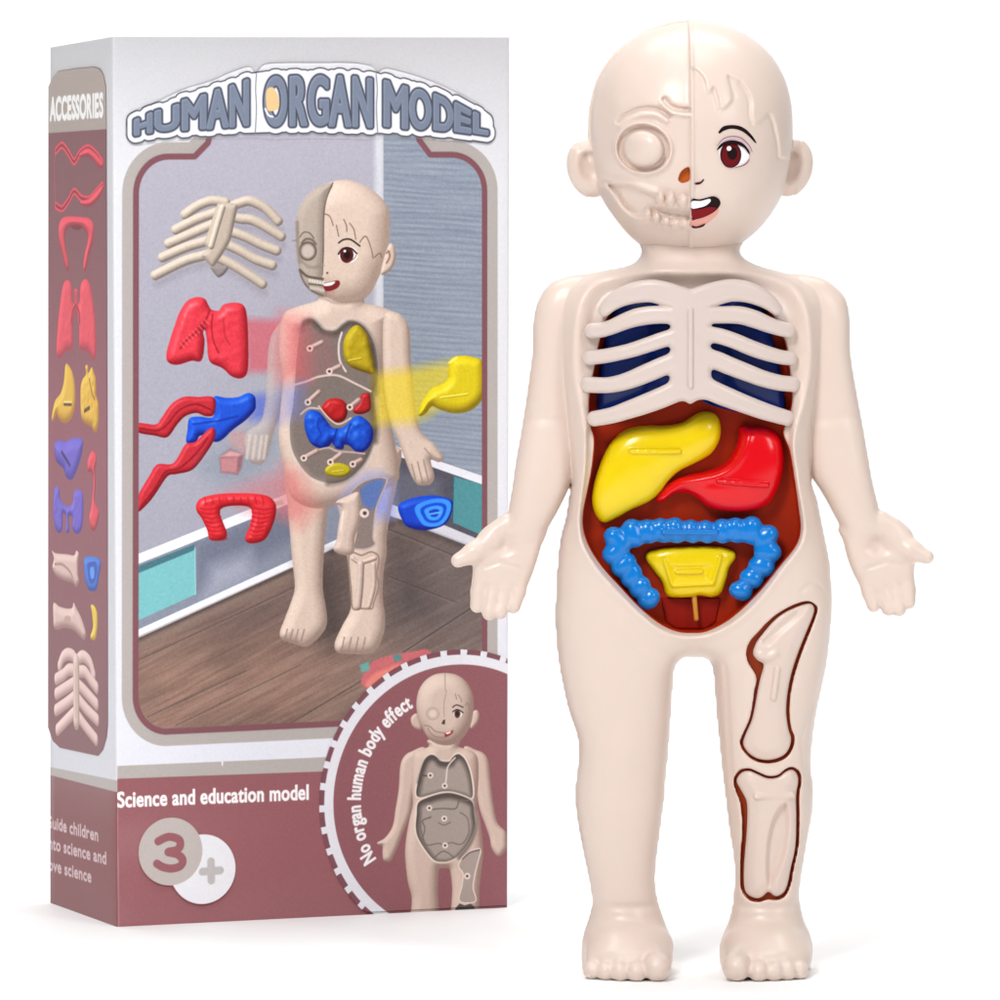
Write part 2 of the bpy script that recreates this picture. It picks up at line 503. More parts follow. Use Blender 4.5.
# the recessed chest and belly, the organ chamber and the two bone pockets
FLOOR = 22.0
B.G = smax(B.G, -np.maximum(d_cav[:, None, :], FLOOR - 4 - Fm).astype(f32), 2.6)
pk = []
for P_ in (FEM_P, TIB_P):
    c = catmull(fc(P_, 42), 5)
    d = sdf_poly(c, B.X2, B.Y2) - 0.1
    pk.append((c, d))
    B.G = smax(B.G, -np.maximum(d[:, None, :], (front - 9)[:, None, :] - Fm).astype(f32), 2.6)
P_, Q_ = B.verts()
solid('body', P_, Q_, M_SKIN, doll)
B.G = None

def bowl(name, outline, inset, floor, top, mat, rounded=2.0):
    """open lining of a pocket: a floor sheet and a wall that follows the outline"""
    O = np.asarray(outline, float)
    n = len(O)
    t = np.roll(O, -1, 0) - np.roll(O, 1, 0)
    nr = np.stack([t[:, 1], -t[:, 0]], 1)
    nr /= np.linalg.norm(nr, axis=1)[:, None] + 1e-9
    area = 0.5 * np.sum(O[:, 0] * np.roll(O[:, 1], -1) - np.roll(O[:, 0], -1) * O[:, 1])
    if area < 0:
        nr = -nr
    I = O - nr * inset
    tv, tf = patch_tris(I, 14)
    V = [wpt(x, y, floor(x, y)) for x, y in tv]
    Fc = [list(f) for f in tf]
    b0 = len(V)
    V += [wpt(x, y, floor(x, y)) for x, y in I]
    V += [wpt(x, y, top(x, y)) for x, y in I]
    V += [wpt(x, y, top(x, y)) for x, y in O + nr * 0.8]
    for i in range(n):
        j = (i + 1) % n
        Fc.append([b0 + i, b0 + j, b0 + n + j, b0 + n + i])
        Fc.append([b0 + n + i, b0 + n + j, b0 + 2 * n + j, b0 + 2 * n + i])
    me = bpy.data.meshes.new(name)
    me.from_pydata(V, [], Fc)
    return link(name, me, mat, doll, False)

def shelf_at(x, y):
    return float(bil(shelf, B, x, y))
def front_at(x, y):
    return float(bil(front, B, x, y))
bowl('organ_chamber', cavc, 0.9, lambda x, y: FLOOR, lambda x, y: max(shelf_at(x, y) - 3.2, FLOOR + 3), M_CAV)
for c, d in pk:
    bowl('bone_pocket', c, 0.1, lambda x, y: front_at(x, y) - 7, lambda x, y: front_at(x, y) - 2.6, M_GROOVE)

# ---- flat-backed moulded pieces
def piece(name, outline, c, mat, hmax, base, step=1.0, a=0.9, bars=(), extra=None, back=4.0, label=None, closed=True):
    O = np.asarray(outline, float)
    x0, y0 = O.min(0) - 5
    x1, y1 = O.max(0) + 5
    v = Vox(x0, x1, base - back - 4, base + hmax + 12, y0, y1, step)
    d2 = sdf_poly(O, v.X2, v.Y2)
    s2 = swell(d2, step)
    hq = np.where(s2 > 0, (hmax * np.tanh(a * np.sqrt(np.maximum(s2, 0)) / hmax)) ** 2, a * a * s2)
    h = np.sqrt(np.maximum(hq, 0))
    det = np.zeros_like(h)
    if extra is not None:
        det = extra(v, d2, h)
    f = v.F - base
    hp = h + det * sstep(0.5, 5, h)
    qf = np.where(hq > 0, hp * hp, hq)
    q = np.where(f > 0, qf[:, None, :], np.minimum(hq, back * back)[:, None, :])
    v.G = ((f * f - q) / (2 * np.maximum(np.sqrt(np.maximum(q, 0)), 4))).astype(f32)
    for (ax, ay, bx, by, r, lift) in bars:
        ha = float(bil(hp, v, ax, ay)) + base + lift
        hb = float(bil(hp, v, bx, by)) + base + lift
        n = 6
        for i in range(n):
            t0, t1 = i / n, (i + 1) / n
            p = [(ax + (bx - ax) * t, ay + (by - ay) * t) for t in (t0, t1)]
            z = [base + lift + float(bil(hp, v, *pp)) for pp in p]
            v.cone((p[0][0], z[0] + r * .15, p[0][1]), (p[1][0], z[1] + r * .15, p[1][1]), r, r, 1.2)
    P, Q = v.verts()
    return solid(name, P, Q, mat, doll, label)

def cr(pts, ox, oy, sc, F):
    return catmull(fc([(ox + x / sc, oy + y / sc) for x, y in pts], F), 5)

S4 = 1000 / 280
liver = [(115, 370), (122, 300), (148, 220), (185, 150), (235, 108), (300, 93), (380, 92), (440, 80), (490, 50), (530, 42), (563, 58), (577, 100), (570, 150),
         (540, 195), (490, 225), (430, 255), (390, 290), (360, 330), (320, 365), (260, 392), (210, 420), (165, 440), (135, 425)]
def bar(ax, ay, bx, by, r, F, ox=560, oy=400, sc=S4, lift=1.0):
    p = fc([(ox + ax / sc, oy + ay / sc), (ox + bx / sc, oy + by / sc)], F)
    return (*p[0], *p[1], r, lift)
piece('liver', cr(liver, 560, 400, S4, 45), 0, M_YEL, 27, 30, bars=[bar(255, 183, 425, 183, 2.6, 50)], a=1.0)
stomach = [(640, 128), (640, 100), (655, 88), (685, 94), (705, 92), (745, 98), (788, 130), (804, 190), (800, 260), (772, 340), (730, 385), (660, 402), (590, 400),
           (530, 386), (490, 352), (450, 334), (405, 340), (375, 364), (352, 368), (344, 352), (368, 317), (410, 286), (460, 270), (530, 255), (590, 228), (625, 180)]
def st_x(v, d2, h):
    ridge = sdf_line(catmull(fc([(560 + x / S4, 400 + y / S4) for x, y in [(375, 350), (430, 302), (500, 280), (570, 262), (625, 225), (660, 170), (672, 130)]], 45), 5, False), v.X2, v.Y2)
    return 3.0 * np.exp(-(ridge / 5) ** 2)
piece('stomach', cr(stomach, 560, 400, S4, 45), 0, M_RED, 28, 30, bars=[bar(565, 291, 740, 305, 2.4, 50)], extra=st_x, a=1.0)
bl = [(308, 570), (316, 545), (365, 531), (430, 525), (520, 522), (582, 527), (622, 543), (628, 566), (606, 600), (596, 640), (577, 690), (545, 706), (500, 700),
      (470, 706), (420, 708), (382, 700), (365, 652), (338, 615)]
def bl_x(v, d2, h):
    q = fc([(560 + x / S4, 400 + y / S4) for x, y in [(372, 568), (402, 662), (545, 655), (572, 562)]], 38)
    ln = sdf_line(catmull(q, 1, False), v.X2, v.Y2)
    q2 = sdf_poly(fc([(560 + x / S4, 400 + y / S4) for x, y in [(395, 590), (415, 645), (525, 640), (540, 590)]], 38), v.X2, v.Y2)
    return 2.4 * np.exp(-(ln / 2.2) ** 2) - 2.0 * sstep(1.5, -2.5, q2)
piece('bladder', cr(bl, 560, 400, S4, 38), 0, M_YEL, 15, 28, bars=[bar(418, 615, 505, 613, 2.3, 44, lift=1.0)], extra=bl_x, step=0.9, a=1.1)
v = Vox(684, 706, 22, 42, 592, 628, 1.0)
p = fc([(694, 594), (696.4, 619)], 32)
v.cone((p[0][0], 32, p[0][1]), (p[1][0], 32, p[1][1]), 2.8, 2.6, 1)
solid('bladder_stem', *v.verts(), M_OCHRE, doll)
# shallow dark tray under the bladder
v = Vox(655, 728, 18, 32, 590, 630, 1.0)
rp = fc([(661, 598), (721, 598), (716, 622), (706, 629), (676, 629), (666, 622)], 26)
d = sdf_poly(rp, v.X2, v.Y2)[:, None, :]
e = np.abs(v.F - 22) - 2.2
v.G = smax(np.broadcast_to(d, v.G.shape), np.broadcast_to(e, v.G.shape), 1.5).astype(f32)
solid('bladder_tray', *v.verts(), M_CAVD, doll)

# ---- large intestine: two rows of lumps along a bent tube
path = catmull(fc([(649.6, 600), (636, 582), (622, 562), (614, 545), (625, 535), (647, 531.6), (669, 530.5), (692, 531.6), (717, 531.6), (739, 530.5), (757, 532),
                   (768.5, 541), (766, 559.6), (755, 574), (744, 588), (735, 599.5)], 44), 8, False)
v = Vox(596, 788, 24, 62, 508, 616, 0.9)
seg = np.r_[0, np.cumsum(np.linalg.norm(np.diff(path, axis=0), axis=1))]
L = seg[-1]
rng = np.random.default_rng(4)
k = 0
s_ = 0.0
while s_ <= L:
    x = np.interp(s_, seg, path[:, 0]); y = np.interp(s_, seg, path[:, 1])
    x2 = np.interp(min(s_ + 2, L), seg, path[:, 0]); y2 = np.interp(min(s_ + 2, L), seg, path[:, 1])
    x1 = np.interp(max(s_ - 2, 0), seg, path[:, 0]); y1 = np.interp(max(s_ - 2, 0), seg, path[:, 1])
    t = np.array([x2 - x1, y2 - y1]); t /= np.linalg.norm(t)
    n = np.array([-t[1], t[0]])
    mid = 1 - abs(s_ / L - 0.5) * 2
    w = 11.8 if mid > 0.62 else (12.8 if mid > 0.2 else 10.4)
    w += rng.uniform(-.8, .9)
    for sd in (-1, 1):
        q = w * 0.32 + rng.uniform(-.5, .5)
        ph = rng.uniform(-1.0, 1.0) + (2.0 if sd > 0 else 0)
        r = w * 0.68
        v.ell((x + n[0] * q * sd + t[0] * ph, 41 + rng.uniform(-1, 1.2), y + n[1] * q * sd + t[1] * ph), (r * 1.12, r * 1.1, r * 1.08), 4.6)
    v.ell((x, 40, y), (w * .75, 9.0, w * .75), 4)
    s_ += 15.0 + rng.uniform(-1.6, 1.6)
bp = fc([(664, 532), (716, 532)], 48)
v.cone((bp[0][0], 51.0, bp[0][1]), (bp[1][0], 51.0, bp[1][1]), 2.8, 2.8, 1.2)
solid('large_intestine', *v.verts(), M_BLUE, doll)

# ---- lungs behind the ribs
lungL = [(607, 330), (614, 310), (626, 301), (642, 297), (662, 297), (680, 306), (684, 330), (684, 380), (680, 400), (655, 410), (620, 417), (600, 417), (597, 398), (600, 364)]
lungR = [(772, 330), (766, 310), (754, 301), (740, 297), (720, 297), (701, 306), (697, 330), (697, 380), (701, 400), (725, 410), (762, 417), (784, 414), (786, 398), (781, 364)]
for o_ in (lungL, lungR):
    piece('lung', catmull(fc(o_, 45), 5), 0, M_NAVY, 24, 26, step=1.3, extra=lambda v, d2, h: -15 * sstep(48, 12, np.abs(v.X2 - 688)))

# ---- ribs
RL = [[(604.5, 310.5, 5.4), (612, 303, 7.2), (622, 297, 8.6), (636, 292.5, 9.8), (652, 291, 10.6), (670, 295, 11), (690, 300, 9)],
      [(592, 331, 6.8), (602, 330, 6.6), (612, 327, 6.6), (626, 321, 7.4), (640, 316.6, 8.2), (660, 314.6, 8), (690, 316, 8)],
      [(590, 358, 6.4), (606, 356, 6.3), (620, 353, 6.3), (632, 350, 6.4), (650, 344, 6.8), (668, 338, 7), (690, 334, 7)],
      [(588, 385, 7.2), (604, 385.5, 7), (616, 384, 7.2), (630, 380, 7.8), (648, 372.5, 8.5), (668, 364, 8.6), (690, 356, 8)],
      [(594.5, 419, 6.8), (612, 415.5, 7.2), (628, 410, 8), (642, 405, 8.8), (660, 398, 9.4), (676, 391, 9.8), (690, 386, 10)]]
RR = [[(777, 309.5, 5.2), (769, 302, 7.2), (758, 296, 8.6), (745, 291.5, 9.8), (729, 290.5, 10.4), (710, 295, 11), (690, 300, 9)],
      [(789, 330.5, 6.6), (780, 328.5, 6.6), (768, 324.5, 7.2), (754, 319, 8), (738, 315, 8), (716, 315, 7.6), (690, 316, 8)],
      [(791, 358.5, 6.3), (780, 357, 6.3), (764, 352.5, 6.8), (750, 347.5, 7), (732, 340, 7), (714, 335, 7), (690, 334, 7)],
      [(793.5, 384.5, 6.9), (780, 383, 7), (764, 379, 7.4), (748, 373, 7.8), (730, 366, 8.2), (712, 359, 8.4), (690, 356, 8)],
      [(788, 418.5, 6.8), (776, 415, 7.2), (762, 410.5, 7.8), (742, 403, 8.4), (722, 395, 9.2), (706, 388.5, 9.6), (690, 386, 10)]]
v = Vox(570, 806, 34, 92, 270, 434, 1.0)
def fc3(q, F):
    p = fc([(a, b) for a, b, r in q], F)
    return [(p[i][0], p[i][1], q[i][2] + 0.9) for i in range(len(q))]
d2 = np.full(v.X2.shape, 1e3, f32)
for q in RL + RR:
    d2 = smin(d2, sdf_chain([tuple(t) for t in catmull(fc3(q, 64), 4, False)], v.X2, v.Y2), 1.6)
st = catmull(fc([(670, 296), (680, 290.5), (690, 292), (701, 290.5), (710, 296), (710, 330), (711, 370), (711, 392), (698, 399.5), (690, 404), (683, 399), (671, 392), (670, 370), (671, 330)], 72), 4)
d2 = smin(d2, sdf_poly(st, v.X2, v.Y2), 5.0)
tt = (v.X2 - 687) / 105
rc = (72 - 24 * tt * tt)[:, None, :]
e = np.abs(v.F - rc) - 6.6
r_ = 6.2
a_ = d2[:, None, :] + r_
b_ = e + r_
v.G = (np.sqrt(np.maximum(a_, 0) ** 2 + np.maximum(b_, 0) ** 2) + np.minimum(np.maximum(a_, b_), 0) - r_).astype(f32)
p = fc([(690.5, 310), (690.5, 386)], 78)
v.cone((p[0][0], 79.6, p[0][1]), (p[1][0], 79.6, p[1][1]), 2.8, 2.8, 1.6)
solid('rib_cage', *v.verts(), M_BONE, doll)

# ---- leg bones set into their pockets
def bone(name, outline, extra, bars):
    O = catmull(fc(outline, 45), 5)
    cx, cy = O.mean(0)
    x0, y0 = O.min(0) - 4
    x1, y1 = O.max(0) + 4
    v = Vox(x0, x1, 14, 76, y0, y1, 0.9)
    d2 = sdf_poly(O, v.X2, v.Y2)
    fr = bil(front, B, v.X2, v.Y2)
    top = fr - 1.0 + 3.0 * sstep(0, 12, -d2) + extra(v, d2)
    e = np.maximum(v.F - top[:, None, :], (fr - 9)[:, None, :] - v.F)
    a_ = d2[:, None, :] + 4.0
    b_ = e + 4.0
    v.G = (np.sqrt(np.maximum(a_, 0) ** 2 + np.maximum(b_, 0) ** 2) + np.minimum(np.maximum(a_, b_), 0) - 4.0).astype(f32)
    for ax, ay, bx, by, r in bars:
        q = fc([(ax, ay), (bx, by)], 48)
        v.cone((q[0][0], float(bil(top, v, *q[0])) + .6, q[0][1]), (q[1][0], float(bil(top, v, *q[1])) + .6, q[1][1]), r, r, 1.6)
    solid(name, *v.verts(), M_LEGBONE, doll)
def fem_x(v, d2):
    ln = sdf_line(catmull(fc([(766, 640), (780, 627), (797, 613)], 45), 4, False), v.X2, v.Y2)
    knob = sdf_line(catmull(fc([(758, 655), (766, 657), (774, 653)], 45), 4, False), v.X2, v.Y2)
    low = fc([(768, 744)], 45)[0]
    return -4.5 * np.exp(-(ln / 4.5) ** 2) + 3.0 * np.exp(-(knob / 4.0) ** 2) - 1.6 * np.exp(-(((v.X2 - low[0]) / 14) ** 2 + ((v.Y2 - low[1] + 30) / 16) ** 2)) + 2.0 * np.exp(-(((v.X2 - low[0]) / 20) ** 2 + ((v.Y2 - low[1]) / 10) ** 2))
bone('thigh_bone', FEM_B, fem_x, [(776.5, 668, 773, 697, 3.0)])
def tib_x(v, d2):
    leaf = catmull(fc([(784, 803), (775, 814), (769, 832), (766, 858), (767, 884), (772, 887), (780, 872), (787, 852), (790, 828), (789, 808)], 45), 4)
    q = sdf_poly(leaf, v.X2, v.Y2)
    return -7.5 * sstep(1.5, -5.0, q)
bone('shin_bone', TIB_B, tib_x, [(757, 796.5, 792, 796, 3.6)])

# ---------------------------------------------------------------- head
HEAD = [(690, 19.6), (662, 24), (636, 35.5), (613, 54.5), (597, 79), (589.6, 106), (588, 131), (589.6, 152), (594, 176), (602, 198), (612, 214), (628, 234), (645, 247.5),
        (667, 254.5), (690, 256.5), (714, 254), (738, 245), (757, 230.5), (771.5, 213), (782, 194), (788.5, 172), (791.6, 148), (792.4, 126), (790.6, 101), (783, 75.6),
        (768.4, 53), (746, 35), (718, 24)]
hs = 1.1
Hd = Vox(560, 818, -112, 124, 12, 262, hs)
d_head = sdf_poly(catmull(HEAD, 6), Hd.X2, Hd.Y2)
v2 = swell(d_head, hs)
hh = 1.27 ** 2 * v2
hf = np.sqrt(np.maximum(hh, 0))
X, Y = Hd.X2, Hd.Y2
MX = 687.2
def hp(pts, F=88):
    return fc(pts, F)
def gl(pts, sig, F=88, closed=False):
    q = catmull(hp(pts, F), 5, closed)
    return np.exp(-(sdf_line(q if not closed else np.r_[q, q[:1]], X, Y) / sig) ** 2)
skull = sstep(MX + 0.8, MX - 0.8, X)
D = -3.4 * skull
D += 2.2 * np.exp(-((X - MX - 1.0) / 2.2) ** 2)
C1 = lambda x, y: (550 + x / S4, y / S4)
sk = np.zeros_like(D)
# eye socket
ec = hp([(643, 148.6)], 80)[0]
ex, ey = (X - ec[0]), (Y - ec[1])
ca, sa = math.cos(-0.35), math.sin(-0.35)
rx, ry = ex * ca - ey * sa, ex * sa + ey * ca
rr = np.sqrt((rx / 1.08) ** 2 + (ry / 0.97) ** 2)
sk += -8.5 * np.exp(-((rr - 20.6) / 2.3) ** 2)
sk += np.where(rr < 20, 7.5 * np.sqrt(np.maximum(1 - (rr / 20) ** 2, 0)), 0)
sk += 3.0 * np.exp(-((rr - 25.0) / 2.6) ** 2)
sk += -3.4 * gl([C1(*p) for p in [(245, 432), (275, 408), (330, 388), (385, 392), (425, 415)]], 2.2)
sk += 2.4 * gl([C1(*p) for p in [(250, 450), (285, 425), (330, 408), (380, 412), (415, 432)]], 3.0)
sk += -4.5 * gl([C1(*p) for p in [(409, 358), (425, 378), (455, 392), (500, 396)]], 2.4)
sk += 2.6 * gl([C1(*p) for p in [(400, 372), (430, 400), (470, 410), (500, 411)]], 2.6)
# temple dip
sk += -2.5 * np.exp(-(((X - 604) / 9) ** 2 + ((Y - 122) / 24) ** 2))
# cheek arch, hollow under it, jaw
C5 = lambda x, y: (560 + x / 7.143, 100 + y / 7.143)
sk += 2.8 * gl([C5(*p) for p in [(310, 560), (400, 575), (500, 590), (600, 630), (690, 660)]], 4.0)
hol = sdf_poly(catmull(hp([C5(*p) for p in [(345, 600), (420, 605), (520, 620), (600, 650), (680, 700), (690, 745), (640, 775), (600, 790), (540, 800), (500, 785), (460, 740), (420, 680)]]), 4), X, Y)
sk += -8.0 * sstep(1.5, -4.0, hol)
sk += 4.6 * gl([C5(*p) for p in [(305, 615), (350, 640), (395, 700), (430, 755), (480, 810), (560, 850), (615, 842)]], 3.6)
sk += -3.4 * gl([C5(*p) for p in [(320, 700), (370, 790), (430, 870), (520, 940)]], 3.0)
gap = sdf_poly(catmull(hp([C5(*p) for p in [(640, 775), (700, 765), (780, 772), (860, 785), (940, 788), (940, 838), (850, 832), (770, 818), (690, 798), (640, 800)]]), 4), X, Y)
sk += -7.0 * sstep(1.2, -2.6, gap)
def bump(c, a, b, h, p=4):
    q = hp([c])[0]
    a, b = a * 1.12, b * 1.12
    return h * np.clip(1 - (((X - q[0]) / a) ** 2 + ((Y - q[1]) / b) ** 2), 0, 1) ** 0.5
for x, y, a, b in ((715, 700, 4.6, 6.6), (787, 712, 5.0, 7.0), (878, 726, 5.6, 6.6), (938, 728, 3.4, 6.4)):
    sk = np.maximum(sk, bump(C5(x, y), a, b, 8.6) - 2.2)
for x, y, a, b in ((628, 818, 4.2, 6.2), (690, 842, 4.2, 6.0), (757, 870, 4.8, 5.4), (830, 887, 5.4, 5.4), (895, 890, 4.8, 5.2), (938, 890, 2.6, 5)):
    sk = np.maximum(sk, bump(C5(x, y), a, b, 8.4) - 2.2)
D += 1.9 * sk * skull * (X < MX)
# hair on the whole half
C6 = lambda x, y: (680 + x / 7.143, 60 + y / 7.143)
hair = [C6(*p) for p in [(60, 55), (100, 70), (150, 120), (172, 165), (200, 235), (240, 205), (262, 280), (275, 355), (330, 335), (378, 262), (362, 190), (348, 125), (400, 140), (428, 165), (475, 230), (500, 300),
                         (498, 380), (512, 452), (570, 440), (640, 385), (670, 440), (690, 520), (708, 610), (712, 690)]]
hq = catmull(hp(hair, 84), 3, False)
hpoly = np.r_[hq, hp([(800, 160), (812, 100), (780, 40), (720, 10), (686, 8)], 60)]
dh = sdf_poly(hpoly, X, Y)
whole = 1 - skull
D += 2.6 * sstep(2.0, -2.0, dh) * whole
for ln, w in (([(100, 70), (150, 120), (172, 165)], 1.6), ([(240, 205), (262, 280), (275, 355)], 1.6), ([(348, 125), (362, 190), (378, 262)], 1.6),
              ([(428, 165), (475, 230), (500, 300), (498, 380), (512, 452)], 1.8), ([(640, 385), (670, 440), (690, 520), (708, 610), (712, 690)], 1.6)):
    D -= 2.2 * gl([C6(*p) for p in ln], 2.0, 84) * whole
D *= sstep(4, 24, hf)
# a small nose and full cheek on the whole half
nb = hp([(690, 183)])[0]
D += (4.0 * np.exp(-(((X - nb[0]) / 7) ** 2 + ((Y - nb[1] + 4) / 9) ** 2))) * whole
D += 2.5 * np.exp(-(((X - 738) / 26) ** 2 + ((Y - 200) / 26) ** 2)) * whole
f = Hd.F
qq = np.where(hh > 0, (hf + D) ** 2, hh)[:, None, :]
q = np.where(f > 0, qq, hh[:, None, :])
Hd.G = ((f * f - q) / (2 * np.maximum(np.sqrt(np.maximum(q, 0)), 8))).astype(f32)
# the skull half is set back inside the rim of the shell
cutd = np.maximum(np.maximum((X - MX), -(d_head + 3.4)), Y - 150)[:, None, :]
Hd.G = smax(Hd.G, -np.maximum(cutd, -6 - f).astype(f32), 1.5)
nose = hp([(678.4, 177.5), (681, 171.5), (685.4, 168.2), (689.4, 167.6), (689.7, 179.5), (686.4, 182), (682, 183), (678.8, 181)], 92)
d_n = sdf_poly(catmull(nose, 4), X, Y)
nf = float(hf[int((683 - Hd.x[0]) / hs), int((176 - Hd.y[0]) / hs)])
Hd.G = smax(Hd.G, -np.maximum(d_n[:, None, :], nf - 11 - f).astype(f32), 1.2)
Hd.G = np.where(True, Hd.G, 0)
# ears
def ear(cx, cy, s):
    Hd.ell((cx, -4, cy), (21, 9, 29), 6, rot=-0.32 * s)
    Hd.ell((cx + 1.5 * s, -1, cy + 1), (18, 10, 25), 4, rot=-0.32 * s)
    Hd.ell((cx + 1.0 * s, 11, cy - 2), (12.5, 10, 18), 4, cut=True, rot=-0.32 * s)
    Hd.ell((cx - 0.5 * s, 12, cy - 12), (7, 13, 6), 3, cut=True)
ear(589, 169, 1)
ear(791, 168, -1)
P_, Q_ = Hd.verts()
head = solid('head', P_, Q_, M_SKIN, doll)
top_head = hf + D
Hd.G = None

def decal(name, polys, mats, F=90, base=0.5, smooth=True):
    """printed patches that follow the face; later ones lie on top"""
    V, Fc, mi = [], [], []
    for i, (pts, mat) in enumerate(polys):
        O = catmull(fc(pts, F), 3) if smooth else fc(pts, F)
        tv, tf = patch_tris(O, 2.2)
        z = bil(top_head_s, Hd, tv[:, 0], tv[:, 1]) + base + 0.32 * i
        b = len(V)
        V += [wpt(x, y, q) for (x, y), q in zip(tv, z)]
        for t in tf:
            a, c, d = (tv[k] for k in t)
            cr_ = (c[0] - a[0]) * (d[1] - a[1]) - (c[1] - a[1]) * (d[0] - a[0])
            t = t if cr_ < 0 else t[::-1]
            Fc.append([b + k for k in t])
            mi.append(mat)
    me = bpy.data.meshes.new(name)
    me.from_pydata(V, [], Fc)
    me.polygons.foreach_set('material_index', mi)
    return link(name, me, mats, head, True)
top_head_s = blur2(top_head.astype(f32), 1.0)
def ribbon(pts, w):
    P = catmull(pts, 5, False)
    t = np.gradient(P, axis=0)
    n = np.stack([-t[:, 1], t[:, 0]], 1)
    n /= np.linalg.norm(n, axis=1)[:, None]
    k = np.linspace(0, 1, len(P))
    ww = (w * (0.35 + 0.65 * np.sin(np.pi * np.clip(k, .02, .98)) ** 0.6))[:, None] / 2
    return np.r_[P + n * ww, (P - n * ww)[::-1]]
def c6(p):
    return [C6(*q) for q in p]
C7 = lambda x, y: (640 + x / 7.143, 130 + y / 7.143)
def c7(p):
    return [C7(*q) for q in p]
decal('eyebrow', [(c6([(270, 518), (300, 480), (350, 467), (410, 470), (460, 490), (510, 535), (546, 588), (535, 590), (498, 553), (450, 515), (400, 496), (350, 494), (305, 510), (280, 526)]), 0)], [M_INK])
def ellp(cx, cy, a, b, n=14):
    return [(cx + a * math.cos(2 * math.pi * i / n), cy + b * math.sin(2 * math.pi * i / n)) for i in range(n)]
decal('eye', [
    (c6([(268, 612), (300, 568), (360, 548), (430, 556), (490, 606), (518, 660), (490, 640), (430, 600), (360, 585), (300, 602)]), 5),
    (c6([(275, 642), (300, 612), (340, 596), (400, 596), (440, 616), (482, 655), (492, 690), (475, 726), (430, 756), (380, 769), (330, 763), (295, 735), (278, 690)]), 0),
    (c6(ellp(359, 680, 77, 92)), 1), (c6(ellp(359, 684, 63, 80)), 2), (c6(ellp(370, 668, 36, 46)), 3), (c6(ellp(346, 634, 17, 17)), 0),
    (c6([(258, 645), (285, 604), (340, 578), (400, 578), (452, 600), (487, 640), (498, 672), (486, 666), (460, 632), (430, 616), (395, 604), (340, 603), (300, 618), (272, 640)]), 3),
    (ribbon(c6([(262, 615), (300, 570), (360, 549), (430, 558), (490, 608), (516, 660)]), 1.1), 4),
    (ribbon(c6([(392, 768), (440, 757), (478, 736), (496, 708)]), 1.3), 4)],
    [M_WHITEINK, M_IRISD, M_IRIS, M_INK, M_MAUVE, M_MAUVEL])
decal('nose_mark', [(c7([(388, 386), (402, 376), (430, 371), (450, 350), (453, 362), (432, 385), (402, 392)]), 0)], [M_IRISD], base=0.7)
decal('mouth', [
    (c7([(368, 634), (400, 637), (460, 620), (520, 590), (562, 556), (557, 600), (510, 645), (460, 676), (400, 687), (368, 687)]), 3),
    (c7([(367, 500), (420, 498), (470, 486), (520, 474), (558, 488), (576, 522), (560, 557), (520, 592), (460, 622), (400, 638), (367, 636)]), 0),
    (c7([(367, 510), (430, 508), (478, 496), (500, 494), (502, 512), (470, 540), (430, 553), (367, 561)]), 1),
    (c7([(367, 573), (430, 566), (490, 550), (530, 553), (546, 560), (510, 591), (460, 617), (400, 632), (367, 630)]), 2),
    (c7([(374, 684), (410, 691), (450, 677), (472, 668), (455, 690), (410, 702), (378, 699)]), 4)],
    [M_INK, M_WHITEINK, M_TONGUE, M_LIP, M_IRISD])
O = catmull(nose, 4)
tv, tf = patch_tris(O, 3)
me = bpy.data.meshes.new('nasal_opening')
me.from_pydata([wpt(x, y, nf - 10) for x, y in tv], [], [list(t) for t in tf])
link('nasal_opening', me, M_NOSE, head, False)
# ---------------------------------------------------------------- the printed artwork of the carton
def homography(src, dst):
    A, b = [], []
    for (x, y), (u, v) in zip(src, dst):
        A += [[x, y, 1, 0, 0, 0, -u * x, -u * y], [0, 0, 0, x, y, 1, -v * x, -v * y]]
        b += [u, v]
    h = np.linalg.solve(np.array(A, float), np.array(b, float))
    return np.append(h, 1).reshape(3, 3)

_glyphs = {}
def glyph(ch):
    if ch not in _glyphs:
        c = bpy.data.curves.new('lettering', 'FONT')
        c.body = ch
        c.size = 1
        o = bpy.data.objects.new('lettering', c)
        COL.objects.link(o)
        bpy.context.view_layer.update()
        dg = bpy.context.evaluated_depsgraph_get()
        me = bpy.data.meshes.new_from_object(o.evaluated_get(dg))
        V = np.array([v.co[:2] for v in me.vertices])
        use = {}
        for p in me.polygons:
            for e in p.edge_keys:
                use[e] = use.get(e, 0) + 1
        E = [e for e, n in use.items() if n == 1]
        S = np.array([[*V[a], *V[b]] for a, b in E]) if E else np.zeros((0, 4))
        bpy.data.objects.remove(o)
        bpy.data.meshes.remove(me)
        bpy.data.curves.remove(c)
        _glyphs[ch] = (S, V[:, 0].min() if len(V) else 0, V[:, 0].max() if len(V) else 0.28)
    return _glyphs[ch]

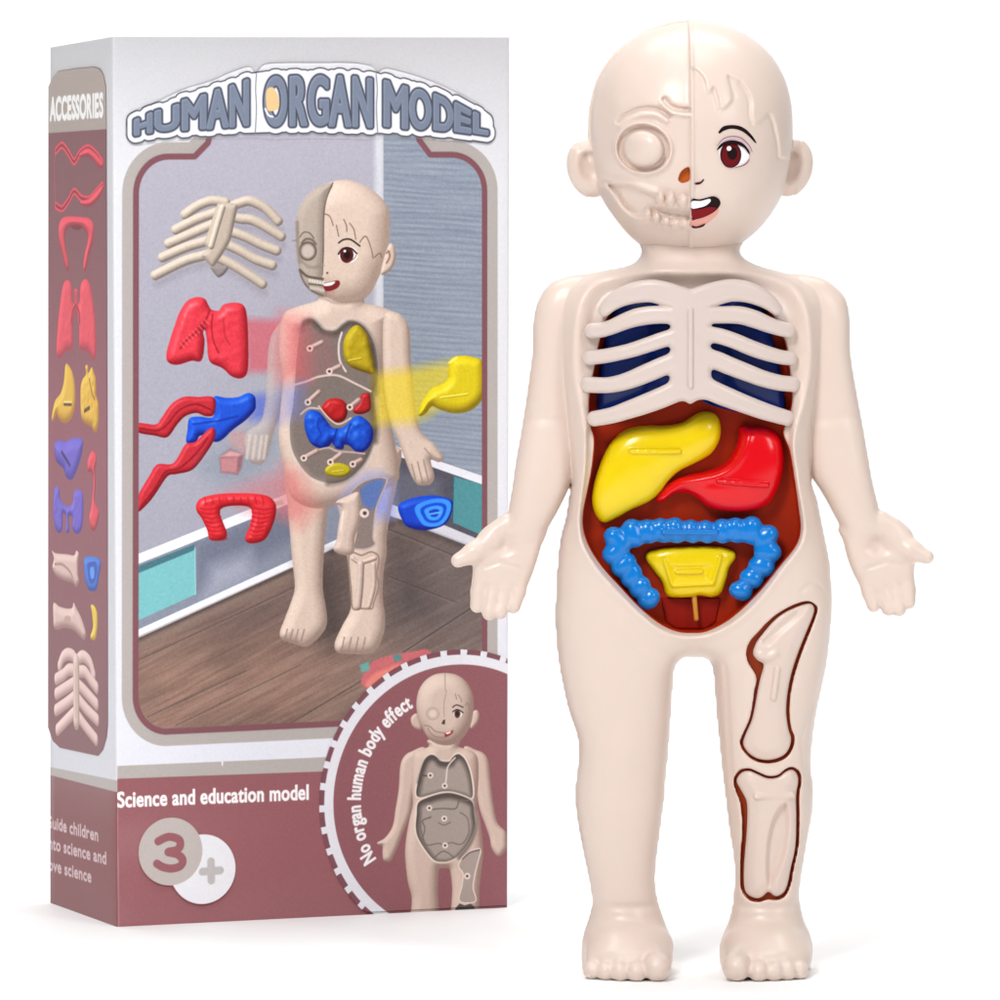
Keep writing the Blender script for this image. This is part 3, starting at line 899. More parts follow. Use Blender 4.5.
class Art:
    def __init__(s, corners, W, H, S, seed=1):
        s.W, s.H, s.S = W, H, S
        s.Hm = homography(corners, [(0, 0), (W, 0), (W, H), (0, H)])
        s.n, s.m = int(W * S), int(H * S)
        s.A = np.zeros((s.m, s.n, 3), f32)
        s.u = ((np.arange(s.n) + .5) / S).astype(f32)
        s.v = ((np.arange(s.m) + .5) / S).astype(f32)
        s.rng = np.random.default_rng(seed)

    def P(s, pts):
        q = np.asarray(pts, float)
        h = np.c_[q[:, :2], np.ones(len(q))] @ s.Hm.T
        return h[:, :2] / h[:, 2:]

    def reg(s, pts, pad):
        lo, hi = np.min(pts, 0) - pad, np.max(pts, 0) + pad
        i0, i1 = [int(np.clip(t * s.S, 0, s.n)) for t in (lo[0], hi[0])]
        j0, j1 = [int(np.clip(t * s.S, 0, s.m)) for t in (lo[1], hi[1])]
        sl = (slice(j0, max(j1, j0)), slice(i0, max(i1, i0)))
        X, Y = np.meshgrid(s.u[sl[1]], s.v[sl[0]])
        return sl, X, Y

    def mix(s, sl, a, col):
        a = np.clip(a, 0, 1)[..., None]
        s.A[sl] = s.A[sl] * (1 - a) + np.asarray(col, f32) * a

    def cov(s, d, fe=0.45):
        return np.clip(0.5 - d / (2 * fe), 0, 1)

    def fill(s, pts, col, fe=0.45, smooth=False, alpha=1.0, face=False, grow=0.0, n=5):
        Q = np.asarray(pts, float) if face else s.P(pts)
        if smooth:
            Q = catmull(Q, n)
        sl, X, Y = s.reg(Q, fe + grow + 1)
        if X.size == 0:
            return
        s.mix(sl, s.cov(sdf_poly(Q, X, Y) - grow, fe) * alpha, col)

    def line(s, pts, w, col, fe=0.45, smooth=True, alpha=1.0, face=False):
        Q = np.asarray(pts, float) if face else s.P(pts)
        if smooth and len(Q) > 2:
            Q = catmull(Q, 6, False)
        sl, X, Y = s.reg(Q, w + fe + 1)
        if X.size == 0:
            return
        s.mix(sl, s.cov(sdf_line(Q, X, Y) - w / 2, fe) * alpha, col)

    def relief(s, d, sl, col, r, amb=0.5, spec=0.35, dark=None, alpha=1.0, lump=0.0, edge=0.45):
        """print of a moulded part, lit from the upper left as on the carton"""
        t = np.clip(-d / r, 0, 1)
        h = r * np.sqrt(np.clip(1 - (1 - t) ** 2, 0, 1))
        if lump:
            nz = blur2(s.rng.normal(size=d.shape).astype(f32), 2.2 * s.S)
            h = h + nz / max(nz.std(), 1e-6) * lump
        h = blur2(h.astype(f32), 0.7 * s.S)
        gy, gx = np.gradient(h * s.S)
        nz = 1 / np.sqrt(gx ** 2 + gy ** 2 + 1)
        lam = np.clip((0.42 * gx + 0.55 * gy + 0.72) * nz, 0, 1.2)
        col = np.asarray(col, f32)
        dk = col * 0.42 if dark is None else np.asarray(dark, f32)
        k = np.clip(lam * 1.15 - 0.05, 0, 1.25)[..., None]
        C = dk + (col - dk) * np.minimum(k, 1) + np.maximum(k - 1, 0) * 60
        if spec:
            hx, hy, hz = 0.23, 0.30, 0.92
            sp = np.clip((hx * gx + hy * gy + hz) * nz, 0, 1) ** 40
            C = C + (255 - C) * (sp * spec)[..., None]
        a = np.clip(0.5 - d / (2 * edge), 0, 1)[..., None] * alpha
        s.A[sl] = s.A[sl] * (1 - a) + C * a

    def puff(s, pts, col, r, smooth=True, n=5, **k):
        Q = s.P(pts)
        if smooth:
            Q = catmull(Q, n)
        sl, X, Y = s.reg(Q, 4)
        if X.size:
            s.relief(sdf_poly(Q, X, Y), sl, col, r, **k)

    def rod(s, pts, w, col, smooth=True, **k):
        Q = s.P(pts)
        if smooth and len(Q) > 2:
            Q = catmull(Q, 6, False)
        sl, X, Y = s.reg(Q, w + 4)
        if X.size:
            s.relief(sdf_line(Q, X, Y) - w / 2, sl, col, w / 2, **k)

    def text(s, string, pos, size, col, sx=1.0, bold=0.0, alpha=1.0, fe=0.45, track=0.0, total=None):
        """pos(arc) gives point and direction in face units"""
        def width(ch):
            S_, a, b = glyph(ch)
            return 0.30 if ch == ' ' else (a + b if a > 0 else b) + track
        ws = [width(c) for c in string]
        k = (total / (sum(ws) * size)) if total else sx
        t = 0.0
        for ch, w_ in zip(string, ws):
            if ch != ' ':
                S_, a, b = glyph(ch)
                p, d = pos(t + w_ * size * k / 2)
                d = np.asarray(d) / np.linalg.norm(d)
                nrm = np.array([d[1], -d[0]])
                def T(q):
                    q = np.asarray(q)
                    return np.asarray(p) + ((q[:, :1] - w_ / 2) * size * k) * d + (q[:, 1:] * size) * nrm
                G = np.c_[T(S_[:, :2]), T(S_[:, 2:])]
                pts = np.r_[G[:, :2], G[:, 2:]]
                sl, X, Y = s.reg(pts, bold + 2)
                if X.size:
                    s.mix(sl, s.cov(sdf_segs(G, X, Y) - bold, fe) * alpha, col)
            t += w_ * size * k

    def noise(s, sl, shape, cell, ang=0.0, stretch=1.0):
        """smooth random field, long along the direction ang"""
        X, Y = np.meshgrid(s.u[sl[1]], s.v[sl[0]])
        ca, sa = math.cos(ang), math.sin(ang)
        a = ((X * ca + Y * sa) / (cell * stretch) + 500)
        b = ((-X * sa + Y * ca) / cell + 500)
        R = s.rng.uniform(-1, 1, (256, 256)).astype(f32)
        i, j = np.floor(a).astype(int), np.floor(b).astype(int)
        u, v_ = a - i, b - j
        u, v_ = u * u * (3 - 2 * u), v_ * v_ * (3 - 2 * v_)
        g = lambda p, q: R[p % 256, q % 256]
        return g(i, j) * (1 - u) * (1 - v_) + g(i + 1, j) * u * (1 - v_) + g(i, j + 1) * (1 - u) * v_ + g(i + 1, j + 1) * u * v_

    def image(s, name):
        n8 = np.clip(s.A / 255, 0, 1)
        im = bpy.data.images.new(name, s.n, s.m)
        px = np.ones((s.m, s.n, 4), f32)
        px[..., :3] = n8[::-1]
        im.pixels.foreach_set(px.ravel())
        im.update()
        im.pack()
        return im

FW, SW, BH = 425.5, 224.0, 890.0
FC = [(112, 37), (510, 37.5), (508, 907.5), (117, 927)]
SC = [(48.5, 48), (112, 37), (117, 927), (48, 902)]
BEIGE, MAROON, WHITE = (180, 172, 168), (148, 92, 97), (226, 225, 232)
CREAM = (228, 208, 194)
A = Art(FC, FW, BH, 2.4)
full = (slice(0, A.m), slice(0, A.n))
vv = (A.v / BH)[:, None, None]
A.A[:] = np.array((224, 224, 228)) * (1 - vv) + np.array((228, 228, 238)) * vv
def off(ox, oy, sc, pts):
    return [(ox + p[0] / sc, oy + p[1] / sc) for p in pts]
def cA(p): return off(125, 130, 5, p)
def cB(p): return off(310, 130, 5, p)
def cC(p): return off(125, 320, 5, p)
def cD(p): return off(270, 290, 5, p)
def cE(p): return off(320, 430, 5, p)
def cF(p): return off(125, 490, 5, p)
def cG(p): return off(125, 600, 5, p)
def cH(p): return off(310, 590, 5, p)
def cI(p): return off(310, 730, 5, p)

# frame of the picture
def earc(cx, cy, rx, ry, a0, a1, n=12):
    return [(cx + rx * math.cos(math.radians(t)), cy + ry * math.sin(math.radians(t))) for t in np.linspace(a0, a1, n)]
frame = ([(210, 118), (205, 143), (193, 155.5)] + earc(168, 196, 35, 40.5, 270, 180) + [(132.8, 450)] + earc(166, 700, 33.4, 37.3, 180, 92)
         + [(330, 729.5), (487, 722), (487, 500)] + earc(451, 193, 36, 39.4, 0, -90) + [(431, 153.6), (421, 140), (416, 118)])
Q = A.P(frame)
sl, X, Y = A.reg(Q, 16)
df = sdf_poly(Q, X, Y)
A.mix(sl, A.cov(df - 11.5, .5), BEIGE)
A.mix(sl, A.cov(df, .5), (128, 80, 88))
pic = A.cov(df + 6.0, .5)
keep = A.A.copy()

# --- inside the picture: wall, slatted wall, shelf, floor
A.fill([(120, 100), (383, 100), (383, 540), (120, 660)], (176, 173, 185))
sl2, X2_, Y2_ = A.reg(A.P([(128, 118), (392, 660)]), 0)
g = np.clip((Y2_ - 150) / 420, 0, 1)
n1 = A.noise(sl2, None, 60, 0.3, 2)
A.mix(sl2, 0.55 * g * (X2_ < 300), (150, 152, 166))
A.mix(sl2, np.clip(0.06 * n1, 0, 1), (150, 150, 165))
A.fill([(374, 100), (383, 100), (383, 530), (374, 530)], (205, 206, 214), fe=3)
wall = [(383, 100), (495, 100), (495, 488), (432, 466), (383, 450)]
A.fill(wall, (150, 158, 171))
sl2, X2_, Y2_ = A.reg(A.P(wall), 0)
inw = A.cov(sdf_poly(A.P(wall), X2_, Y2_))
ph = Y2_ - X2_ * 0.06 * np.clip((Y2_ - 60) / 200, 0.2, 1.5) + 3 * A.noise(sl2, None, 40, 0.1, 3)
st = 0.5 + 0.5 * np.sin(ph * 2 * math.pi / 5.2)
st2 = A.noise(sl2, None, 2.2, 0.10, 22)
st3 = A.noise(sl2, None, 1.2, 0.10, 8)
A.mix(sl2, inw * np.clip(0.34 * st ** 2 + 0.22 * np.clip(st2, 0, 1) + 0.16 * np.clip(st3, 0, 1), 0, .7), (118, 127, 145))
A.mix(sl2, inw * 0.22 * np.clip(-st2, 0, 1), (180, 186, 198))
A.mix(sl2, inw * np.clip((430 - Y2_) / -160, 0, .45), (170, 172, 186))
# shelf on the right
A.fill([(383, 449), (432, 462), (495, 484), (495, 600), (383, 560)], (92, 90, 101))
A.fill([(383, 470), (440, 485), (440, 530), (383, 520)], (112, 112, 125), fe=6, alpha=.8)
A.fill([(383, 446), (432, 462.5), (495, 484), (495, 493), (432, 471), (383, 456)], (222, 222, 230))
A.fill([(453, 480), (495, 492), (495, 545), (452, 526)], (88, 146, 152))
A.line([(453, 481), (452, 526)], 1.2, (60, 100, 110))
A.fill([(383, 505), (432, 524), (495, 550), (495, 560), (432, 536), (383, 517)], (206, 204, 212))
# left low shelf
A.fill([(120, 570), (300, 500), (383, 478), (383, 520), (290, 566), (120, 648)], (138, 143, 158))
A.fill([(194, 548), (250, 524), (290, 508), (300, 540), (240, 572), (196, 594)], (112, 116, 134), fe=8, alpha=.75)
A.fill([(210, 570), (250, 555), (250, 580), (205, 600)], (170, 172, 188), fe=10, alpha=.8)
A.fill([(120, 565), (249, 513), (300, 492), (383, 462), (383, 472), (300, 503), (249, 523.5), (120, 575)], (230, 230, 238))
A.fill([(120, 577), (138, 572), (194, 550), (195, 598), (138, 624), (120, 632)], (126, 186, 190))
A.fill([(120, 577), (138, 570), (194, 548), (194, 554), (138, 577), (120, 584)], (80, 120, 130))
A.line([(194.5, 552), (195, 598)], 1.0, (160, 212, 214))
A.fill([(120, 640), (138, 633), (288, 565), (332, 545), (383, 522), (383, 530), (332, 553), (288, 573), (138, 642), (120, 650)], (232, 231, 238))
# wood floor
floor_ = [(120, 650), (138, 642), (288, 573), (332, 553), (383, 530), (396, 522), (432, 537), (495, 561), (495, 745), (120, 760)]
A.fill(floor_, (152, 123, 111))
sl2, X2_, Y2_ = A.reg(A.P(floor_), 0)
inf = A.cov(sdf_poly(A.P(floor_), X2_, Y2_))
A.mix(sl2, inf * np.clip((X2_ - 190) / 200, 0, .75), (124, 113, 110))
g1 = A.noise(sl2, None, 3.0, -0.42, 14)
g2 = A.noise(sl2, None, 1.4, -0.42, 16)
g3 = A.noise(sl2, None, 22, -0.42, 2.2)
A.mix(sl2, inf * np.clip(0.30 * g1 + 0.22 * g2 + .05, 0, .6), (112, 92, 84))
A.mix(sl2, inf * np.clip(-0.30 * g1 - 0.1 * g2, 0, .5), (180, 156, 144))
A.mix(sl2, inf * np.clip(0.4 * g3, 0, .35), (104, 88, 82))
A.mix(sl2, inf * np.clip((640 - Y2_) / 160, 0, .4), (96, 88, 90))
for a, b, c_ in (((120, 672), (300, 588), (92, 80, 76)), ((147, 720), (245, 674), (96, 80, 74)), ((176, 728), (300, 668), (100, 84, 78)), ((288, 727), (310, 714), (84, 72, 68)), ((310, 714), (364, 682), (84, 72, 68)),
                 ((402, 656), (470, 612), (70, 62, 62)), ((470, 612), (490, 600), (70, 62, 62)), ((388, 580), (456, 606), (92, 84, 82)), ((388, 533), (470, 566), (84, 78, 78))):
    A.line([a, b], 1.2, c_, fe=.9, alpha=.8)
    A.line([(a[0], a[1] + 1.6), (b[0], b[1] + 1.6)], 1.0, (152, 136, 127), fe=.9, alpha=.45)
A.line([(125, 656), (200, 621), (290, 580)], 7, (140, 123, 113), fe=3, alpha=.7)
A.line([(130, 646), (290, 574)], 3.2, (72, 64, 64), fe=2, alpha=.7)
A.line([(330, 556), (392, 527)], 4, (72, 66, 68), fe=3, alpha=.6)
A.line([(400, 526), (475, 555)], 4, (72, 66, 68), fe=3, alpha=.6)
# soft shades under the printed figure
A.fill([(300, 560), (335, 560), (350, 640), (330, 650), (310, 640)], (70, 64, 64), fe=16, alpha=.6)
A.fill([(395, 540), (425, 580), (430, 620), (390, 630)], (74, 70, 72), fe=20, alpha=.5)
# teapot corner of a toy by the round inset
A.fill([(364, 690), (369, 668), (384, 660), (410, 655), (430, 655), (430, 690)], (196, 112, 116), smooth=True, fe=1)
A.fill([(366, 690), (372, 678), (385, 672), (400, 668), (400, 690)], (222, 136, 126), smooth=True, fe=2)
A.fill([(359, 668), (368, 665), (369, 673), (361, 676)], (110, 165, 158), fe=1)
A.fill([(392, 659), (400, 657), (401, 663), (394, 665)], (96, 140, 140), fe=1)

# --- flying parts: rib cage
bone_c, bone_d = (219, 205, 190), (132, 120, 112)
ribs_l = [[(500, 375), (440, 366), (390, 378), (340, 405), (298, 436)], [(470, 420), (430, 432), (350, 462), (252, 512)], [(450, 480), (410, 497), (330, 532), (216, 582)],
          [(440, 550), (400, 570), (300, 602), (186, 652)], [(440, 630), (380, 645), (290, 672), (150, 742)]]
ribs_r = [[(540, 390), (575, 376), (625, 368), (700, 405), (762, 468)], [(540, 450), (580, 458), (630, 463), (690, 492), (778, 546)], [(530, 525), (565, 535), (610, 553), (680, 588), (755, 618)],
          [(500, 585), (530, 598), (580, 622), (650, 662), (733, 692)], [(450, 650), (480, 662), (540, 692), (620, 742), (684, 786)]]
for r_ in ribs_l + ribs_r:
    A.line([(x + 2, y + 9) for x, y in cA(r_)], 6, (120, 115, 120), fe=4, alpha=.28)
for r_ in ribs_l + ribs_r:
    A.rod(cA(r_), 10.2, bone_c, dark=bone_d, spec=.12)
A.puff(cA([(425, 695), (510, 695), (495, 735), (465, 752), (445, 735)]), (160, 150, 146), 4, dark=(110, 104, 104), spec=0)
A.puff(cA([(455, 392), (480, 378), (545, 380), (560, 395), (545, 470), (525, 560), (500, 610), (465, 665), (435, 698), (395, 660), (380, 640), (405, 610), (395, 575), (420, 500)]), (205, 190, 176), 6, dark=bone_d, spec=.05)
A.rod(cA([(485, 400), (455, 500), (428, 595)]), 6.5, (226, 212, 198), dark=bone_d, spec=.2)
# lungs
lungs = [(174, 330), (179, 316), (186, 305), (195, 300.5), (204, 302), (208, 309), (211, 313), (218, 314), (223, 308), (233, 306), (242, 308), (246, 318), (247.5, 345), (247, 374), (241, 382), (231, 380),
         (222, 372), (211, 367), (207.5, 360), (206.5, 346), (204.6, 334), (202.5, 336), (204, 346), (201, 364), (191, 364.5), (177, 368.5), (168, 366), (166, 358), (170, 342)]
A.fill([(244, 322), (345, 328), (345, 374), (247, 376)], (208, 86, 96), fe=5, alpha=.62)
A.puff(lungs, (236, 76, 90), 10, dark=(150, 30, 44), spec=.35, lump=.14)
A.line([(209, 314), (205, 324), (197, 334), (184, 346), (180, 352)], 2.0, (158, 34, 48), fe=.8, alpha=.8)
A.line([(212, 318), (211, 330), (213, 345), (218, 356)], 1.8, (158, 34, 48), fe=.8, alpha=.8)
A.line([(223, 322), (224, 338), (229, 348)], 1.4, (166, 40, 52), fe=.8, alpha=.6)
for t in np.linspace(0, 1, 9):
    x, y = 206 - 24 * t, 325 + 24 * t
    A.line([(x - 2, y - 2), (x + 2, y + 2.4)], .9, (240, 130, 136), alpha=.7)
# artery and vein piece
A.fill([(252, 399), (305, 393), (300, 424), (250, 424)], (64, 92, 205), fe=6, alpha=.55)
A.puff(cC([(440, 405), (500, 408), (560, 405), (612, 384), (645, 402), (650, 440), (645, 470), (600, 520), (540, 565), (480, 620), (440, 628), (400, 600), (370, 600), (350, 632), (305, 632), (310, 570), (320, 512), (370, 502), (440, 502)]),
       (40, 100, 222), 8, dark=(16, 42, 130), spec=.3)
A.line(cC([(340, 540), (420, 530), (480, 520), (560, 500)]), 1.6, (20, 58, 160), fe=1)
A.puff(cC([(62, 535), (150, 542), (180, 510), (230, 440), (290, 404), (360, 404), (443, 408), (443, 490), (400, 500), (355, 484), (300, 500), (260, 540), (210, 605), (150, 598), (62, 580)]), (208, 60, 72), 5, dark=(128, 24, 36), spec=.2, smooth=True)
A.line(cC([(70, 560), (160, 572), (210, 540), (270, 470), (350, 440), (430, 470)]), 1.4, (132, 26, 38), fe=.8)
A.puff(cC([(415, 565), (443, 562), (446, 610), (400, 690), (335, 768), (255, 790), (210, 802), (150, 890), (110, 940), (62, 978), (62, 905), (120, 800), (160, 742), (240, 735), (300, 642), (350, 628)]), (208, 60, 72), 5, dark=(128, 24, 36), spec=.2)
A.line(cC([(80, 950), (150, 860), (200, 780), (270, 760), (350, 690), (410, 610)]), 1.4, (132, 26, 38), fe=.8)
# doll hand behind, toy block
A.fill(cC([(360, 760), (480, 640), (700, 560), (760, 640), (640, 800), (460, 830)]), (120, 138, 150), fe=10, smooth=True, alpha=.35)
A.fill(cC([(520, 585), (590, 570), (620, 640), (590, 690), (520, 640)]), (190, 152, 152), fe=2.2, alpha=.75)
A.fill(cC([(470, 705), (520, 665), (590, 690), (578, 760), (560, 792), (476, 782)]), (150, 108, 116), fe=1.6)
A.fill(cC([(474, 712), (560, 706), (556, 784), (480, 776)]), (188, 136, 140), fe=1.2)
A.fill(cC([(474, 704), (522, 672), (586, 690), (562, 702)]), (206, 160, 160), fe=1.2)

# --- printed doll
skin_d = (156, 136, 126)
def skin(pts, r, **k):
    k.setdefault('dark', skin_d)
    k.setdefault('spec', .05)
    A.puff(pts, k.pop('col', CREAM), r, **k)
# far arm, blurred
skin([(290, 318), (276, 330), (268, 350), (265, 400), (260, 425), (246, 436), (244, 452), (250, 466), (262, 468), (268, 456), (272, 440), (284, 400), (290, 350)], 9, alpha=.7, col=(196, 184, 180))
for x0 in (247, 253, 259, 264):
    A.line([(x0 + 2, 440), (x0 - 1, 462)], 3.0, (214, 200, 190), fe=1, alpha=.7)
# legs
skin([(287, 470), (287, 510), (289, 535), (291, 560), (294, 590), (290, 606), (284, 622), (279, 636), (282, 643), (296, 648), (306, 650), (318, 641), (326, 628), (325, 610), (322, 590), (323, 560), (326, 520), (330, 480)], 14, n=4)
skin([(332, 480), (336, 506), (340, 525), (341, 545), (346, 558), (349, 590), (350, 612), (341, 630), (334, 646), (336, 655), (346, 657), (372, 656), (382, 640), (384.5, 622), (382, 600), (383, 575), (386, 556), (386, 540), (391, 512), (397, 482), (396, 450)], 14, n=4)
for xs, y0, y1 in (((285, 290.5, 296, 302), 630, 645), ((342, 349, 356, 363), 638, 655)):
    for x0 in xs:
        A.line([(x0 + 1.5, y0 + 3), (x0 - 1.5, y1)], 1.3, (150, 132, 122), fe=.8)
# torso
skin([(318, 296), (318, 303), (300, 309), (284, 316), (279, 335), (279, 360), (282, 385), (279, 420), (278, 445), (283, 470), (290, 500), (312, 512), (340, 508), (370, 500), (396, 486), (398, 470), (395, 450), (390, 425), (386, 395), (385, 360), (388, 330), (396, 318), (380, 310), (364, 306), (360, 296)], 20, n=4)
# near arm and hand
skin([(384, 318), (396, 316), (404, 322), (409, 334), (410, 360), (413, 390), (417, 425), (424, 440), (434, 448), (443, 462), (438, 466), (430, 464), (434, 480), (430, 488), (424, 489), (418, 489), (412, 482), (405, 465), (398, 446), (390, 425), (384, 395), (382, 350)], 10, n=4)
for a, b in (((417, 466), (422, 487)), ((423, 464), (428, 486)), ((411, 468), (415, 484))):
    A.line([a, b], 1.2, (150, 130, 120), fe=.7)
A.line([(424, 452), (432, 461), (440, 463)], 1.2, (160, 140, 130), fe=.8)
# chest and belly opening
cavp = [(300, 330), (304, 323), (311, 322), (317, 327), (323, 333), (334, 334), (343, 327), (349, 324), (358, 326), (367, 335), (373, 350), (376, 372), (375, 392), (372, 400), (375, 425), (374, 442), (367, 462),
        (356, 476), (345, 484), (330, 487), (312, 482), (300, 470), (291, 452), (289, 430), (292, 410), (294, 390), (296, 360)]
A.fill(cavp, (216, 200, 190), smooth=True, grow=3.2)
A.puff(cavp, (146, 132, 126), 5, dark=(150, 140, 134), spec=0)
A.fill(cavp, (120, 110, 106), smooth=True, grow=-3, fe=3, alpha=.55)
A.line([(x + .5, y + 3) for x, y in cavp[:16]], 5, (78, 68, 65), fe=3, alpha=.75)
A.line([(x - 2.5, y) for x, y in cavp[10:20]], 5, (84, 74, 70), fe=3, alpha=.7)
A.fill([(296, 330), (330, 338), (336, 370), (325, 380), (296, 386)], (150, 116, 116), fe=5, alpha=.7)
A.line(cD([(110, 495), (180, 475), (240, 452), (330, 445), (420, 485), (500, 525)]), 2.2, (214, 196, 188))
A.line(cD([(355, 230), (340, 290), (345, 370), (375, 425)]), 2.2, (220, 206, 198))
A.puff(cD([(368, 262), (395, 215), (430, 192), (462, 212), (490, 260), (505, 330), (518, 390), (520, 440), (470, 430), (405, 405), (372, 370), (362, 310)]), (206, 182, 44), 7, dark=(110, 92, 20), spec=.25, lump=.2)
A.rod(cD([(390, 372), (452, 360)]), 2.2, (230, 208, 70), smooth=False)
A.puff(cD([(252, 612), (285, 568), (340, 562), (378, 590), (382, 640), (360, 675), (320, 680), (280, 650)]), (206, 48, 52), 6, dark=(110, 16, 22), lump=.25)
A.puff(cD([(410, 625), (440, 580), (455, 540), (490, 535), (500, 570), (496, 620), (450, 640)]), (200, 52, 56), 4, dark=(110, 16, 22))
A.line(cD([(240, 600), (290, 660), (340, 690), (400, 660)]), 1.8, (210, 192, 186))
A.puff(cD([(172, 645), (200, 620), (240, 628), (270, 660), (300, 700), (330, 712), (370, 700), (410, 660), (445, 648), (490, 680), (512, 720), (505, 780), (470, 825), (430, 830), (395, 800), (370, 790), (360, 815), (325, 810), (310, 780), (290, 800), (255, 812), (200, 785), (170, 710)]),
       (38, 104, 224), 9, dark=(14, 40, 130), spec=.35, lump=.4)
A.line(cD([(240, 660), (235, 700), (250, 740), (230, 770)]), 1.4, (20, 62, 170), fe=.8)
A.line(cD([(330, 715), (318, 760), (312, 790)]), 1.6, (16, 50, 150), fe=.8)
A.line(cD([(400, 690), (380, 740), (375, 790)]), 1.6, (16, 50, 150), fe=.8)
A.line(cD([(150, 640), (190, 610), (240, 612)]), 1.8, (206, 190, 184))
A.line(cD([(230, 820), (290, 808), (330, 825), (400, 830), (470, 838)]), 1.8, (196, 172, 166))
A.puff(cD([(270, 920), (300, 890), (350, 885), (395, 905), (395, 935), (350, 955), (290, 948)]), (206, 190, 50), 3, dark=(120, 104, 20))
A.rod(cD([(310, 928), (365, 922)]), 1.8, (228, 210, 84), smooth=False)
for a, b in (((195, 310), (255, 280)), ((293, 425), (345, 400)), ((185, 580), (240, 530)), ((298, 880), (350, 840)), ((165, 860), (230, 825)), ((410, 890), (450, 870)), ((395, 605), (440, 570))):
    q = cD([a, b])
    A.rod(q, 5.4, (206, 178, 170), smooth=False, dark=(130, 104, 100))
    A.fill(off(0, 0, 1, [(q[0][0] + 3.4 * math.cos(t), q[0][1] + 3.4 * math.sin(t)) for t in np.linspace(0, 6.28, 14)[:-1]]), (226, 208, 200))
    A.fill(off(0, 0, 1, [(q[0][0] + 1.5 * math.cos(t), q[0][1] + 1.5 * math.sin(t)) for t in np.linspace(0, 6.28, 10)[:-1]]), (96, 70, 68))
# trails of colour
A.fill([(280, 318), (305, 322), (308, 384), (280, 384)], (216, 104, 110), fe=12, alpha=.6)
A.fill([(281, 392), (304, 388), (300, 420), (281, 424)], (120, 130, 205), fe=10, alpha=.5)
A.fill([(282, 470), (300, 480), (316, 510), (300, 530), (285, 520)], (214, 120, 118), fe=12, alpha=.6)
A.fill([(216, 500), (270, 478), (292, 480), (292, 520), (262, 522)], (205, 120, 124), fe=9, alpha=.5)
A.fill([(374, 378), (412, 372), (452, 365), (470, 372), (452, 402), (430, 418), (412, 426), (374, 428)], (236, 208, 44), fe=7, alpha=.62)
# leg opening with bones
A.fill([(340, 506), (352, 488), (366, 478), (380, 478), (392, 490), (392, 520), (372, 524), (350, 520)], (140, 152, 222), fe=9, alpha=.75)
A.fill(cE([(150, 330), (200, 285), (270, 260), (325, 262), (322, 300), (300, 350), (275, 420), (265, 500), (262, 560), (270, 590), (230, 610), (170, 610), (180, 540), (190, 440), (200, 370)]), (142, 128, 124), smooth=True)
A.fill(cE([(200, 360), (205, 310), (270, 268), (318, 270), (300, 340), (270, 410), (220, 400)]), (92, 122, 186), smooth=True, fe=3, alpha=.85)
A.line(cE([(150, 330), (200, 285), (270, 258), (328, 262), (322, 300), (300, 350), (275, 420), (265, 500), (262, 560), (272, 590), (230, 615), (160, 612)]), 1.6, (190, 172, 170), fe=.6)
skin(cE([(75, 380), (130, 350), (190, 330), (200, 400), (195, 480), (170, 560), (165, 630), (120, 645), (65, 620), (80, 560), (90, 480), (105, 410)]), 8, col=(224, 204, 192))
A.line(cE([(112, 430), (100, 520)]), 2, (236, 222, 212), fe=.8)
A.fill(off(0, 0, 1, [(363.5 + 4.8 * math.cos(t), 517 + 4.8 * math.sin(t)) for t in np.linspace(0, 6.28, 16)[:-1]]), (226, 206, 200))
A.fill(off(0, 0, 1, [(364 + 2.0 * math.cos(t), 517 + 2.0 * math.sin(t)) for t in np.linspace(0, 6.28, 10)[:-1]]), (84, 70, 70))
A.line(cE([(140, 640), (165, 632), (205, 645), (250, 628), (285, 645), (290, 680), (280, 740), (290, 800), (265, 880), (255, 910), (205, 910), (160, 908), (150, 800), (140, 700), (140, 640)]), 1.6, (150, 128, 118), fe=.6)
A.rod(cE([(160, 660), (200, 680), (270, 660)]), 5, (224, 204, 192), dark=(140, 120, 112))
A.rod(cE([(200, 690), (195, 800), (185, 900)]), 8, (222, 202, 190), dark=(140, 120, 112))
A.rod(cE([(265, 690), (265, 800), (240, 900)]), 5, (222, 202, 190), dark=(140, 120, 112))
# head
skin([(340, 182), (358, 185), (374, 194), (385, 206), (389, 218), (388.5, 240), (386, 262), (379, 278), (370, 296), (358, 304.5), (340, 306), (327, 301), (317, 298), (306, 289), (299, 274), (296, 260), (295, 242), (296, 218), (304, 201), (318, 189)], 26, dark=(168, 148, 136))
skin([(387, 250), (390, 246), (394, 250), (395, 260), (392, 270), (386, 276), (380, 277), (383, 262)], 4, dark=(150, 128, 116))
A.line([(386, 256), (388, 254), (389, 260), (386, 266)], 1.6, (140, 110, 100), fe=.7)
skull_half = [(332, 186), (326, 200), (323.5, 216), (322.6, 236), (323, 256), (321, 275), (322, 283), (325, 292), (326, 300), (317, 298), (306, 289), (299, 274), (296, 260), (295, 242), (296, 218), (304, 201), (318, 188.5)]
A.puff(skull_half, (190, 177, 166), 10, dark=(150, 138, 129), spec=0, edge=.6)
A.line([(332, 185), (325.5, 202), (323, 220), (322.6, 254), (321.5, 278)], 1.0, (96, 84, 80), fe=.6)
A.line([(299, 240), (303, 235), (309, 236), (313, 241)], 1.2, (110, 98, 92), fe=.6)
for k_, c_ in ((9.8, (104, 92, 86)), (8.0, (160, 148, 139)), (6.4, (196, 184, 174))):
    A.fill([(307 + k_ * .92 * math.cos(t), 254 + k_ * math.sin(t)) for t in np.linspace(0, 6.28, 22)[:-1]], c_, fe=.7)
A.line([(292, 243.5), (295.5, 243)], 1.6, (150, 140, 134))
A.line([(301, 264), (308, 270), (316, 270), (322, 268)], 2.2, (150, 138, 129), fe=1.6)
A.line([(299, 273), (306, 279), (314, 281), (322, 282)], 2.2, (96, 84, 78), fe=.9)
